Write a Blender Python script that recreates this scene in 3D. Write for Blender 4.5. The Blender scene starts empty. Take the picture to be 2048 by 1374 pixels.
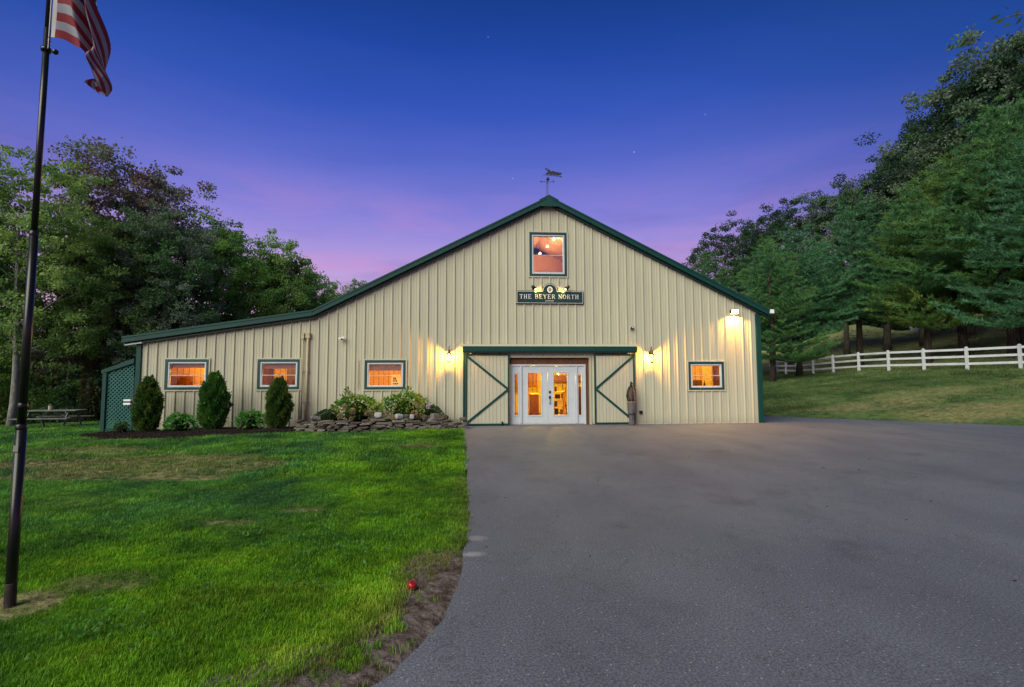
import bpy, math, random
import numpy as np
from mathutils import Vector, Matrix, Euler

R = math.radians
sc = bpy.context.scene
COL = sc.collection
random.seed(7)
rng = np.random.default_rng(7)

def lin(r, g, b):
    f = lambda c: (c/255/12.92) if c/255 <= .04045 else ((c/255+.055)/1.055)**2.4
    return (f(r), f(g), f(b), 1)

# ------------------------------------------------------------------ camera
cam_d = bpy.data.cameras.new('camera'); cam = bpy.data.objects.new('camera', cam_d); COL.objects.link(cam)
TH, PIT, ROLL, DCAM = .0754, .0705, -.0032, 17.303
Fv = Vector((math.sin(TH)*math.cos(PIT), math.cos(TH)*math.cos(PIT), math.sin(PIT)))
Rv = Vector((math.cos(TH), -math.sin(TH), 0)); Uv = Rv.cross(Fv)
R2 = Rv*math.cos(ROLL)+Uv*math.sin(ROLL); U2 = Uv*math.cos(ROLL)-Rv*math.sin(ROLL)
cam.matrix_world = Matrix.Translation((0, -DCAM, 1.6)) @ Matrix((R2, U2, -Fv)).transposed().to_4x4()
cam_d.sensor_width = 36; cam_d.lens = 997.67/2048*36; cam_d.clip_start = .05; cam_d.clip_end = 3000
sc.camera = cam

# ------------------------------------------------------------------ world: dusk sky
world = bpy.data.worlds.new('World'); sc.world = world; world.use_nodes = True
wt = world.node_tree; wt.nodes.clear()
def N(tree, t, **k):
    n = tree.nodes.new(t)
    for a, v in k.items():
        if a.startswith('i_'): n.inputs[a[2:]].default_value = v
        else: setattr(n, a, v)
    return n
def ramp(tree, stops, interp='LINEAR'):
    n = tree.nodes.new('ShaderNodeValToRGB'); n.color_ramp.interpolation = interp
    e = n.color_ramp.elements
    while len(e) < len(stops): e.new(.5)
    for i, (p, c) in enumerate(sorted(stops, key=lambda s: s[0])):
        e[i].position = p; e[i].color = c if len(c) == 4 else (*c, 1)
    return n
def math_n(tree, op, a, b=None, clamp=False):
    n = tree.nodes.new('ShaderNodeMath'); n.operation = op; n.use_clamp = clamp
    for i, v in enumerate((a, b)):
        if v is None: continue
        if isinstance(v, (int, float)): n.inputs[i].default_value = v
        else: tree.links.new(v, n.inputs[i])
    return n.outputs[0]
def mixc(tree, fac, a, b, blend='MIX'):
    n = tree.nodes.new('ShaderNodeMix'); n.data_type = 'RGBA'; n.blend_type = blend
    for s, v in ((n.inputs[0], fac), (n.inputs[6], a), (n.inputs[7], b)):
        if isinstance(v, (int, float)): s.default_value = v
        elif isinstance(v, tuple): s.default_value = v if len(v) == 4 else (*v, 1)
        else: tree.links.new(v, s)
    return n.outputs[2]
tc = N(wt, 'ShaderNodeTexCoord')
nrm = N(wt, 'ShaderNodeVectorMath', operation='NORMALIZE'); wt.links.new(tc.outputs['Generated'], nrm.inputs[0])
sep = N(wt, 'ShaderNodeSeparateXYZ'); wt.links.new(nrm.outputs[0], sep.inputs[0])
SKYA = [(0, lin(240, 200, 204)), (.10, lin(226, 182, 212)), (.16, lin(204, 170, 218)), (.22, lin(176, 154, 220)), (.30, lin(132, 128, 214)), (.40, lin(84, 102, 198)),
        (.48, lin(50, 84, 184)), (.56, lin(26, 68, 162)), (.64, lin(12, 56, 136)), (1, lin(5, 28, 80))]
SKYB = [(0, lin(232, 180, 190)), (.1, lin(196, 146, 184)), (.17, lin(136, 108, 176)), (.26, lin(86, 90, 174)), (.36, lin(54, 82, 170)),
        (.47, lin(24, 68, 150)), (.6, lin(8, 56, 116)), (1, lin(5, 28, 80))]
# a little noise shifts the bands into faint streaks of cloud
mp = N(wt, 'ShaderNodeMapping'); mp.inputs['Scale'].default_value = (2.2, 2.2, 11)
wt.links.new(nrm.outputs[0], mp.inputs[0])
cl = N(wt, 'ShaderNodeTexNoise'); cl.inputs['Scale'].default_value = 1.3; cl.inputs['Detail'].default_value = 5; cl.inputs['Roughness'].default_value = .55
wt.links.new(mp.outputs[0], cl.inputs['Vector'])
zz = math_n(wt, 'ADD', sep.outputs[2], math_n(wt, 'MULTIPLY', math_n(wt, 'SUBTRACT', cl.outputs[0], .5), .05))
ra = ramp(wt, SKYA); rb = ramp(wt, SKYB)
wt.links.new(zz, ra.inputs[0]); wt.links.new(zz, rb.inputs[0])
dt = N(wt, 'ShaderNodeVectorMath', operation='DOT_PRODUCT'); wt.links.new(nrm.outputs[0], dt.inputs[0]); dt.inputs[1].default_value = Vector((-.05, 1, .18)).normalized()
gl = N(wt, 'ShaderNodeMapRange', interpolation_type='SMOOTHSTEP'); gl.inputs['From Min'].default_value = .55; gl.inputs['From Max'].default_value = .95
wt.links.new(dt.outputs['Value'], gl.inputs[0])
skyc = mixc(wt, gl.outputs[0], rb.outputs[0], ra.outputs[0])
# slightly darker streaks low in the west
cr = ramp(wt, [(.52, (0, 0, 0, 1)), (.72, (1, 1, 1, 1))]); wt.links.new(cl.outputs[0], cr.inputs[0])
low = N(wt, 'ShaderNodeMapRange'); low.inputs['From Min'].default_value = .42; low.inputs['From Max'].default_value = .2; wt.links.new(sep.outputs[2], low.inputs[0])
skyc = mixc(wt, math_n(wt, 'MULTIPLY', math_n(wt, 'MULTIPLY', cr.outputs[0], low.outputs[0]), .42), skyc, lin(92, 84, 150))
mp2 = N(wt, 'ShaderNodeMapping'); mp2.inputs['Scale'].default_value = (1.6, 1.6, 9); mp2.inputs['Rotation'].default_value = (0, .10, 0); mp2.inputs['Location'].default_value = (3.1, 1.7, .4); wt.links.new(nrm.outputs[0], mp2.inputs[0])
c2 = N(wt, 'ShaderNodeTexNoise'); c2.inputs['Scale'].default_value = 2.1; c2.inputs['Detail'].default_value = 6; c2.inputs['Roughness'].default_value = .6; c2.inputs['Distortion'].default_value = .4; wt.links.new(mp2.outputs[0], c2.inputs['Vector'])
cr2 = ramp(wt, [(.47, (0, 0, 0, 1)), (.66, (1, 1, 1, 1))]); wt.links.new(c2.outputs[0], cr2.inputs[0])
lo2 = N(wt, 'ShaderNodeMapRange', interpolation_type='SMOOTHSTEP'); lo2.inputs['From Min'].default_value = .42; lo2.inputs['From Max'].default_value = .14; wt.links.new(sep.outputs[2], lo2.inputs[0])
skyc = mixc(wt, math_n(wt, 'MULTIPLY', math_n(wt, 'MULTIPLY', cr2.outputs[0], lo2.outputs[0]), .42), skyc, lin(216, 140, 190))
# stars, each a fixed direction
for (x, y, z, b) in ((.0223, .8129, .582, .25), (.3946, .8000, .452, .30), (.2899, .8640, .4119, .85), (.0720, .9220, .3804, .5), (.037, .952, .3038, .18)):
    v = Vector((x, y, z)).normalized()
    d = N(wt, 'ShaderNodeVectorMath', operation='DOT_PRODUCT'); wt.links.new(nrm.outputs[0], d.inputs[0]); d.inputs[1].default_value = v
    m = N(wt, 'ShaderNodeMapRange'); m.inputs['From Min'].default_value = 1-.8e-6; m.inputs['From Max'].default_value = 1-.2e-6
    wt.links.new(d.outputs['Value'], m.inputs[0])
    skyc = mixc(wt, math_n(wt, 'MULTIPLY', m.outputs[0], b*.6), skyc, (.75, .85, 1, 1))
nis = N(wt, 'ShaderNodeTexSky', sky_type='NISHITA'); nis.sun_disc = False; nis.sun_elevation = R(-3); nis.sun_rotation = R(200)
bg1 = N(wt, 'ShaderNodeBackground'); wt.links.new(nis.outputs[0], bg1.inputs[0]); bg1.inputs[1].default_value = .08
bg2 = N(wt, 'ShaderNodeBackground'); wt.links.new(skyc, bg2.inputs[0]); bg2.inputs[1].default_value = .72
ad = N(wt, 'ShaderNodeAddShader'); wt.links.new(bg1.outputs[0], ad.inputs[0]); wt.links.new(bg2.outputs[0], ad.inputs[1])
wo = N(wt, 'ShaderNodeOutputWorld'); wt.links.new(ad.outputs[0], wo.inputs[0])

# the last soft daylight, very wide and shadowless, from behind the camera
sun_d = bpy.data.lights.new('sun', 'SUN'); sun_d.energy = 3.2; sun_d.angle = R(54); sun_d.color = (1, .99, .78)
sun = bpy.data.objects.new('sun', sun_d); COL.objects.link(sun)
sun.rotation_euler = Vector((.54, .63, -.60)).to_track_quat('-Z', 'Y').to_euler(); sun.location = (-8, -30, 30)

sc.view_settings.view_transform = 'Standard'; sc.view_settings.look = 'None'
sc.view_settings.exposure = 0.50; sc.view_settings.gamma = 1; sc.view_settings.use_curve_mapping = False
sc.cycles.max_bounces = 8; sc.cycles.transparent_max_bounces = 24; sc.cycles.diffuse_bounces = 4
sc.cycles.sample_clamp_indirect = 4; sc.cycles.caustics_reflective = False; sc.cycles.caustics_refractive = False

# ------------------------------------------------------------------ materials
MATS = {}
def mat(name, base, rough=.7, spec=.3, metal=0, noise=None, bump=None, coord='Object', emit=None, stretch=None):
    """noise=(scale, colour2, low, high); bump=(scale, strength, distance)"""
    m = bpy.data.materials.new(name); m.use_nodes = True; t = m.node_tree
    b = t.nodes['Principled BSDF']
    base = base if len(base) == 4 else (*base, 1)
    b.inputs['Base Color'].default_value = base; b.inputs['Roughness'].default_value = rough
    b.inputs['Specular IOR Level'].default_value = spec; b.inputs['Metallic'].default_value = metal
    c = N(t, 'ShaderNodeTexCoord')
    vec = c.outputs[coord]
    if stretch:
        mp = N(t, 'ShaderNodeMapping'); mp.inputs['Scale'].default_value = stretch; t.links.new(vec, mp.inputs[0]); vec = mp.outputs[0]
    if noise:
        s, c2, lo, hi = noise
        n = N(t, 'ShaderNodeTexNoise'); n.inputs['Scale'].default_value = s; n.inputs['Detail'].default_value = 6; n.inputs['Roughness'].default_value = .6
        t.links.new(vec, n.inputs['Vector'])
        r = ramp(t, [(lo, base), (hi, c2 if len(c2) == 4 else (*c2, 1))]); t.links.new(n.outputs[0], r.inputs[0])
        t.links.new(r.outputs[0], b.inputs['Base Color'])
    if bump:
        s, st, di = bump
        n = N(t, 'ShaderNodeTexNoise'); n.inputs['Scale'].default_value = s; n.inputs['Detail'].default_value = 5
        t.links.new(vec, n.inputs['Vector'])
        bp = N(t, 'ShaderNodeBump'); bp.inputs['Strength'].default_value = st; bp.inputs['Distance'].default_value = di
        t.links.new(n.outputs[0], bp.inputs['Height']); t.links.new(bp.outputs[0], b.inputs['Normal'])
    if emit:
        b.inputs['Emission Color'].default_value = (*emit[0], 1); b.inputs['Emission Strength'].default_value = emit[1]
    MATS[name] = m
    return m

siding_m = mat('siding_beige', (.465, .445, .335), .45, .3, noise=(1.1, (.41, .39, .30), .35, .75), bump=(40, .05, .002), stretch=(1, 1, .25))
def add_siding_dirt():
    t = siding_m.node_tree; b = t.nodes['Principled BSDF']
    src = b.inputs['Base Color'].links[0].from_socket
    g = N(t, 'ShaderNodeNewGeometry'); s = N(t, 'ShaderNodeSeparateXYZ'); t.links.new(g.outputs['Position'], s.inputs[0])
    n = N(t, 'ShaderNodeTexNoise'); n.inputs['Scale'].default_value = 9; n.inputs['Detail'].default_value = 6; t.links.new(g.outputs['Position'], n.inputs['Vector'])
    h = N(t, 'ShaderNodeMapRange'); h.inputs['From Min'].default_value = .32; h.inputs['From Max'].default_value = 0.02; t.links.new(s.outputs[2], h.inputs[0])
    f = math_n(t, 'MULTIPLY', math_n(t, 'MULTIPLY', h.outputs[0], n.outputs[0], True), .9, True)
    col = mixc(t, f, src, (.26, .23, .17))
    mpv = N(t, 'ShaderNodeMapping'); mpv.inputs['Scale'].default_value = (14, 14, .5); t.links.new(g.outputs['Position'], mpv.inputs[0])
    sv = N(t, 'ShaderNodeTexNoise'); sv.inputs['Scale'].default_value = 1; sv.inputs['Detail'].default_value = 5; t.links.new(mpv.outputs[0], sv.inputs['Vector'])
    srr = ramp(t, [(.50, (0, 0, 0, 1)), (.72, (1, 1, 1, 1))]); t.links.new(sv.outputs[0], srr.inputs[0]); col = mixc(t, math_n(t, 'MULTIPLY', srr.outputs[0], .30), col, (.30, .28, .21))
    o = N(t, 'ShaderNodeObjectInfo')
    col = mixc(t, math_n(t, 'MULTIPLY', o.outputs['Random'], .22), col, (.36, .355, .29))
    t.links.new(col, b.inputs['Base Color'])
add_siding_dirt()
plank_m = mat('door_plank_cream', (.45, .43, .335), .6, .25, noise=(3, (.39, .375, .29), .35, .8), bump=(30, .15, .002), stretch=(4, 4, .4))
green_m = mat('trim_green', (.004, .040, .036), .5, .25, noise=(2.5, (.006, .048, .043), .35, .75))
green_d = mat('trim_green_dark', (.003, .020, .020), .45, .4, noise=(3, (.005, .026, .026), .3, .8))
navy_m = mat('window_trim_green', (.006, .045, .050), .4, .4, noise=(4, (.010, .055, .06), .3, .8))
roof_m = mat('roof_metal', (.04, .09, .09), .35, .5, noise=(2, (.07, .15, .15), .3, .8))
white_m = mat('white_vinyl', (.50, .53, .57), .45, .3, noise=(3, (.44, .47, .52), .4, .8))
fence_m = mat('fence_vinyl', (.50, .52, .56), .55, .25, noise=(1.5, (.36, .38, .39), .45, .8))
beige_trim = mat('beige_trim', (.43, .41, .31), .45, .35, noise=(5, (.41, .39, .31), .3, .8))
rough_wood = mat('rough_brown_wood', (.085, .032, .018), .8, .2, noise=(12, (.16, .07, .04), .3, .75), bump=(25, .6, .01), stretch=(1, 1, .4))
black_m = mat('black_metal', (.006, .006, .007), .3, .4, noise=(20, (.011, .011, .011), .3, .8))
bronze_m = mat('oil_bronze', (.03, .015, .008), .4, .5, metal=.4, noise=(30, (.06, .03, .015), .3, .8))
brass_m = mat('dark_brass', (.16, .08, .025), .38, .5, metal=.7, noise=(30, (.09, .045, .018), .3, .8))
vane_m = mat('vane_iron', (.012, .012, .018), .5, .4, noise=(30, (.03, .03, .04), .3, .8))
pipe_m = mat('painted_pipe', (.44, .38, .25), .5, .35, noise=(6, (.34, .28, .17), .4, .8))
asph_m = None
stone_m = mat('wall_stone', (.085, .080, .072), .9, .1, noise=(7, (.19, .18, .165), .35, .75), bump=(18, .7, .02))
def stone_var():
    t = stone_m.node_tree; b = t.nodes['Principled BSDF']; src = b.inputs['Base Color'].links[0].from_socket
    o = N(t, 'ShaderNodeObjectInfo')
    r = ramp(t, [(0, (.55, .5, .48, 1)), (.35, (.9, .82, .75, 1)), (.7, (1.1, 1.08, 1.05, 1)), (1, (1.5, 1.5, 1.55, 1))]); t.links.new(o.outputs['Random'], r.inputs[0])
    t.links.new(mixc(t, 1.0, src, r.outputs[0], 'MULTIPLY'), b.inputs['Base Color'])
stone_var()
mulch_m = mat('dark_mulch', (.012, .009, .011), .95, .1, noise=(35, (.05, .038, .035), .4, .75), bump=(45, 1, .04))
chip_m = mat('mulch_chips', (.02, .014, .014), .95, .1)
bark_m = mat('bark_grey_brown', (.07, .055, .045), .9, .1, noise=(5, (.18, .16, .14), .4, .75), bump=(14, .9, .03), stretch=(3, 3, .6))
bark_l = mat('bark_pale', (.16, .15, .14), .9, .1, noise=(6, (.32, .31, .30), .4, .7), bump=(14, .8, .02), stretch=(2, 2, .8))
bark_d = mat('bark_pine', (.028, .021, .018), .95, .1, noise=(5, (.085, .07, .06), .4, .75), bump=(12, 1, .04), stretch=(3, 3, .6))
birch_m = mat('birch_bark', (.40, .39, .37), .8, .1, noise=(8, (.10, .09, .08), .55, .7), stretch=(1, 1, 4))
wood_old = mat('weathered_wood', (.10, .115, .105), .85, .15, noise=(8, (.19, .20, .185), .35, .75), bump=(30, .5, .01), stretch=(.5, 4, 4))
carve_m = mat('carved_dark_wood', (.010, .007, .009), .5, .35, noise=(16, (.05, .03, .03), .5, .8), bump=(22, .8, .02), stretch=(1, 1, .35))
carve_g = mat('carved_grey_wood', (.07, .065, .075), .8, .2, noise=(14, (.13, .12, .13), .35, .7), bump=(20, .6, .01), stretch=(1.5, 1.5, .2))
carve_l = mat('carved_pale_wood', (.30, .20, .15), .7, .2, noise=(18, (.12, .07, .05), .45, .75), bump=(20, .6, .01))
inw_m = mat('pine_panelling', (.74, .40, .055), .6, .3, noise=(4, (.60, .30, .04), .35, .75), stretch=(6, 6, .4))
inw2_m = mat('interior_plaster', (.78, .58, .20), .8, .2, noise=(2, (.70, .48, .14), .35, .75))
cab_m = mat('cabinet_wood', (.22, .055, .012), .5, .3, noise=(5, (.12, .028, .008), .35, .75), stretch=(5, 5, .5))
cab_d = mat('dark_cabinet_wood', (.06, .014, .006), .5, .3, noise=(6, (.11, .03, .012), .35, .75), stretch=(5, 5, .5))
floor_m = mat('interior_floor', (.30, .15, .06), .5, .3, noise=(4, (.2, .09, .03), .3, .8))
shade_m = mat('roller_shade', (.20, .10, .085), .8, .1, noise=(3, (.24, .13, .11), .3, .8))
dark_m = mat('dark_rubber', (.02, .02, .022), .8, .2)
paper_m = mat('pale_board', (.75, .55, .25), .8, .1)
ink_m = mat('ink_brown', (.05, .012, .004), .8, .1)
cream_m = mat('sign_cream', (.72, .70, .62), .5, .3)
signg_m = mat('sign_green', (.008, .035, .030), .18, .6, noise=(3, (.012, .045, .04), .3, .8))
maroon_m = mat('emblem_maroon', (.10, .03, .03), .6, .2)
apple_m = mat('apple_red', (.28, .008, .010), .3, .5, noise=(10, (.18, .01, .01), .4, .8))
bulb_m = mat('warm_bulb', (1, .8, .4), .5, .3, emit=((1, .68, .25), 6))
bulb_w = mat('loft_bulb', (1, .8, .4), .5, .3, emit=((1, .74, .34), 6))
led_m = mat('flood_face', (1, .9, .7), .5, .3, emit=((1, .80, .45), 6))
camw_m = mat('device_white', (.75, .77, .82), .4, .4)

def glass_mat(name, refl, tint=(1, 1, 1)):
    m = bpy.data.materials.new(name); m.use_nodes = True; t = m.node_tree; t.nodes.clear()
    tr = N(t, 'ShaderNodeBsdfTransparent'); tr.inputs[0].default_value = (*tint, 1)
    gs = N(t, 'ShaderNodeBsdfGlossy'); gs.inputs['Roughness'].default_value = .03
    mx = N(t, 'ShaderNodeMixShader'); mx.inputs[0].default_value = refl
    t.links.new(tr.outputs[0], mx.inputs[1]); t.links.new(gs.outputs[0], mx.inputs[2])
    o = N(t, 'ShaderNodeOutputMaterial'); t.links.new(mx.outputs[0], o.inputs[0]); return m
glass_m = glass_mat('window_glass', .045)
glass_up = glass_mat('window_glass_upper', .12)
lamp_glass = glass_mat('lantern_glass', .10, (1, .93, .75))

def leaf_mat(name, c1, c2, c3=None, trans=.48, rough=.6, nscale=.5):
    m = bpy.data.materials.new(name); m.use_nodes = True; t = m.node_tree; t.nodes.clear()
    g = N(t, 'ShaderNodeNewGeometry'); tc = N(t, 'ShaderNodeTexCoord')
    r = ramp(t, [(0, c1), (1, c2)]); t.links.new(g.outputs['Random Per Island'], r.inputs[0])
    col = r.outputs[0]
    n = N(t, 'ShaderNodeTexNoise'); n.inputs['Scale'].default_value = nscale; n.inputs['Detail'].default_value = 3; t.links.new(g.outputs['Position'], n.inputs['Vector'])
    if c3:
        rr = ramp(t, [(.46, (0, 0, 0, 1)), (.62, (1, 1, 1, 1))]); t.links.new(n.outputs[0], rr.inputs[0])
        col = mixc(t, rr.outputs[0], col, c3)
    d = N(t, 'ShaderNodeBsdfPrincipled'); d.inputs['Roughness'].default_value = rough; d.inputs['Specular IOR Level'].default_value = .25
    t.links.new(col, d.inputs['Base Color'])
    tl = N(t, 'ShaderNodeBsdfTranslucent'); t.links.new(col, tl.inputs[0])
    mx = N(t, 'ShaderNodeMixShader'); mx.inputs[0].default_value = trans
    t.links.new(d.outputs[0], mx.inputs[1]); t.links.new(tl.outputs[0], mx.inputs[2])
    o = N(t, 'ShaderNodeOutputMaterial'); t.links.new(mx.outputs[0], o.inputs[0]); return m
L_green = leaf_mat('leaves_green', (0.076, 0.182, 0.049), (0.166, 0.340, 0.090), (0.229, 0.426, 0.090))
L_light = leaf_mat('leaves_light_green', (0.115, 0.225, 0.070), (0.258, 0.413, 0.113), (0.327, 0.469, 0.139))
L_brown = leaf_mat('leaves_copper', (0.106, 0.083, 0.066), (0.234, 0.175, 0.140), (0.152, 0.199, 0.140))
L_grey = leaf_mat('leaves_grey_green', (0.106, 0.163, 0.116), (0.233, 0.292, 0.209), (0.093, 0.209, 0.070))
L_dark = leaf_mat('leaves_dark', (0.024, 0.065, 0.029), (0.061, 0.133, 0.058), (0.041, 0.082, 0.061))
L_pine = leaf_mat('needles_green', (.055, .165, .062), (.115, .270, .110), (.13, .27, .075), trans=.35)
L_pine2 = leaf_mat('needles_blue_green', (.060, .180, .090), (.12, .285, .150), (.09, .24, .105), trans=.35)
L_pine3 = leaf_mat('needles_yellow_green', (.080, .180, .050), (.15, .28, .070), (.19, .27, .065), trans=.35)
L_arb = leaf_mat('arborvitae_sprays', (0.023, 0.091, 0.018), (0.068, 0.194, 0.036), (0.091, 0.228, 0.034), trans=.3, nscale=3)
L_arb2 = leaf_mat('arborvitae_sprays_olive', (0.027, 0.075, 0.017), (0.077, 0.170, 0.030), (0.120, 0.192, 0.032), trans=.3, nscale=3)
L_hyd = leaf_mat('hydrangea_leaves', (0.046, 0.158, 0.024), (0.119, 0.290, 0.046), (0.211, 0.290, 0.040), nscale=2.5)
L_hyd2 = leaf_mat('hydrangea_leaves_bright', (0.055, 0.206, 0.041), (0.110, 0.331, 0.068), nscale=2)
L_azalea = leaf_mat('small_dark_leaves', (0.017, 0.056, 0.021), (0.070, 0.126, 0.063), nscale=3)
L_stem = mat('plant_stem', (.09, .075, .04), .8, .2)
L_petal = leaf_mat('faded_petals', (.30, .24, .12), (.48, .38, .22), (.36, .25, .2), nscale=14)
L_violet = leaf_mat('violet_petals', (.38, .36, .62), (.55, .53, .8), nscale=14)

# ------------------------------------------------------------------ object helpers
def link(o, parent=None):
    COL.objects.link(o)
    if parent is not None: o.parent = parent
    return o
def tag(o, label=None, cat=None, group=None, kind=None):
    if label: o['label'] = label
    if cat: o['category'] = cat
    if group: o['group'] = group
    if kind: o['kind'] = kind
    return o
def thing(name, label, cat, loc=(0, 0, 0), group=None, rz=0):
    o = bpy.data.objects.new(name, None); o.empty_display_size = .2
    o.location = loc; o.rotation_euler = (0, 0, rz); link(o); return tag(o, label, cat, group)
def node(name, parent, loc=(0, 0, 0)):
    o = bpy.data.objects.new(name, None); o.empty_display_size = .1; o.location = loc; return link(o, parent)
class MB:
    def __init__(s): s.v = []; s.f = []
    def add(s, V, F):
        b = len(s.v); s.v += [tuple(p) for p in V]; s.f += [tuple(i+b for i in f) for f in F]; return s
    def box(s, x0, x1, y0, y1, z0, z1):
        return s.add([(x0, y0, z0), (x1, y0, z0), (x1, y1, z0), (x0, y1, z0), (x0, y0, z1), (x1, y0, z1), (x1, y1, z1), (x0, y1, z1)],
                     [(0, 3, 2, 1), (4, 5, 6, 7), (0, 1, 5, 4), (1, 2, 6, 5), (2, 3, 7, 6), (3, 0, 4, 7)])
    def bar(s, p, q, w, h, up=(0, 0, 1)):
        """box beam from p to q, w across and h along up"""
        p, q = Vector(p), Vector(q); d = (q-p).normalized(); u = Vector(up)
        a = d.cross(u)
        if a.length < 1e-4: a = d.cross(Vector((1, 0, 0)))
        a.normalize(); u = a.cross(d).normalized()
        V = []
        for c in (p, q):
            for i, j in ((-1, -1), (1, -1), (1, 1), (-1, 1)): V.append(c+a*(w/2*i)+u*(h/2*j))
        return s.add(V, [(0, 1, 2, 3), (7, 6, 5, 4), (0, 4, 5, 1), (1, 5, 6, 2), (2, 6, 7, 3), (3, 7, 4, 0)])
    def tube(s, pts, rad, n=8, cap=True):
        pts = [Vector(p) for p in pts]; m = len(pts)
        if not hasattr(rad, '__len__'): rad = [rad]*m
        V = []; pa = None
        for i, p in enumerate(pts):
            d = (pts[min(i+1, m-1)]-pts[max(i-1, 0)]).normalized()
            if pa is None:
                a = d.cross(Vector((0, 0, 1)))
                if a.length < .05: a = d.cross(Vector((1, 0, 0)))
            else: a = pa-d*pa.dot(d)
            a.normalize(); pa = a; b = d.cross(a)
            for k in range(n):
                t = 2*math.pi*k/n; V.append(p+(a*math.cos(t)+b*math.sin(t))*rad[i])
        F = [(i*n+k, i*n+(k+1) % n, (i+1)*n+(k+1) % n, (i+1)*n+k) for i in range(m-1) for k in range(n)]
        if cap: F += [tuple(range(n))[::-1], tuple((m-1)*n+k for k in range(n))]
        return s.add(V, F)
    def lathe(s, prof, c=(0, 0, 0), n=16, sq=1.0):
        V = []; m = len(prof)
        for r, z in prof:
            for k in range(n):
                t = 2*math.pi*k/n; V.append((c[0]+r*math.cos(t), c[1]+r*math.sin(t)*sq, c[2]+z))
        F = [(i*n+k, i*n+(k+1) % n, (i+1)*n+(k+1) % n, (i+1)*n+k) for i in range(m-1) for k in range(n)]
        F += [tuple(range(n))[::-1], tuple((m-1)*n+k for k in range(n))]
        return s.add(V, F)
    def prism(s, out, y0, y1):
        """outline of (x, z) points extruded along y"""
        n = len(out)
        V = [(x, y0, z) for x, z in out]+[(x, y1, z) for x, z in out]
        F = [tuple(range(n)), tuple(range(2*n-1, n-1, -1))]+[(i, i+n, (i+1) % n+n, (i+1) % n) for i in range(n)]
        return s.add(V, F)
    def ring(s, x0, x1, z0, z1, w, y0, y1, wb=None):
        wb = w if wb is None else wb
        s.box(x0, x0+w, y0, y1, z0, z1); s.box(x1-w, x1, y0, y1, z0, z1)
        s.box(x0+w, x1-w, y0, y1, z1-w, z1); s.box(x0+w, x1-w, y0, y1, z0, z0+wb); return s
    def build(s, name, m, parent=None, smooth=False, bevel=0, loc=None, kind=None):
        me = bpy.data.meshes.new(name); me.from_pydata(s.v, [], s.f); me.update()
        if m: me.materials.append(m)
        if smooth: me.polygons.foreach_set('use_smooth', [True]*len(me.polygons))
        o = bpy.data.objects.new(name, me); link(o, parent)
        if loc: o.location = loc
        if bevel:
            md = o.modifiers.new('bevel', 'BEVEL'); md.width = bevel; md.segments = 1; md.limit_method = 'ANGLE'
        if kind: o['kind'] = kind
        return o
def np_mesh(name, V, k, m):
    """V: (n*k, 3) array, every k vertices one face"""
    V = np.asarray(V, dtype=np.float32).reshape(-1, 3); n = len(V)//k
    me = bpy.data.meshes.new(name); me.vertices.add(len(V)); me.vertices.foreach_set('co', V.ravel())
    me.loops.add(n*k); me.loops.foreach_set('vertex_index', np.arange(n*k, dtype=np.int32))
    me.polygons.add(n); me.polygons.foreach_set('loop_start', np.arange(0, n*k, k, dtype=np.int32))
    me.update(calc_edges=True); me.materials.append(m); return me
def obj(name, me, parent=None, loc=None, rz=None, scale=None, kind=None):
    o = bpy.data.objects.new(name, me); link(o, parent)
    if loc is not None: o.location = loc
    if rz is not None: o.rotation_euler = (0, 0, rz)
    if scale is not None: o.scale = (scale,)*3 if not hasattr(scale, '__len__') else scale
    if kind: o['kind'] = kind
    return o
def unit(a): return a/np.maximum(np.linalg.norm(a, axis=1, keepdims=True), 1e-6)
def leaf_quads(P, D, L, W, rg, fold=.25):
    """diamond leaves at P along D"""
    n = len(P); D = unit(D); rnd = unit(rg.normal(size=(n, 3)))
    S = unit(np.cross(D, rnd)); Nn = np.cross(D, S)
    L = np.broadcast_to(L, (n,))[:, None]; W = np.broadcast_to(W, (n,))[:, None]
    mid = P+D*L*.45
    return np.stack([P, mid+S*W*.5+Nn*W*fold, P+D*L, mid-S*W*.5+Nn*W*fold], axis=1).reshape(-1, 3)

# ------------------------------------------------------------------ terrain
def sm(a, b, x):
    t = np.clip((x-a)/(b-a), 0, 1); return t*t*(3-2*t)
DRIVE = [(-.40, .02), (-.34, -1.1), (-.28, -3), (-.22, -6), (-.15, -8.8), (-.07, -10.6), (-.05, -11.6), (-.09, -12.5), (-.12, -13.3), (-.20, -13.8), (-.37, -14.25),
         (-.54, -14.55), (-.95, -15.0), (-1.5, -15.4), (-2.3, -15.9), (-4, -16.6), (-8, -17.6), (-16, -19), (-40, -22), (-40, -32), (60, -32), (60, -30), (30, -12.4), (18, -2.1), (14.53, 1.16), (12.11, 3.02), (9.5, 5.0), (9.5, .5)]
EDGE = np.array(DRIVE[:19])
def edge_x(Y):
    """x of the driveway's left edge at Y"""
    ys = EDGE[::-1, 1]; xs = EDGE[::-1, 0]; return np.interp(Y, ys, xs)
def in_drive(X, Y):
    X = np.asarray(X, float); Y = np.asarray(Y, float); c = np.zeros(X.shape, bool); n = len(DRIVE); j = n-1
    for i in range(n):
        xi, yi = DRIVE[i]; xj, yj = DRIVE[j]
        m = ((yi > Y) != (yj > Y)) & (X < (xj-xi)*(Y-yi)/((yj-yi) or 1e-9)+xi); c ^= m; j = i
    return c
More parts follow.
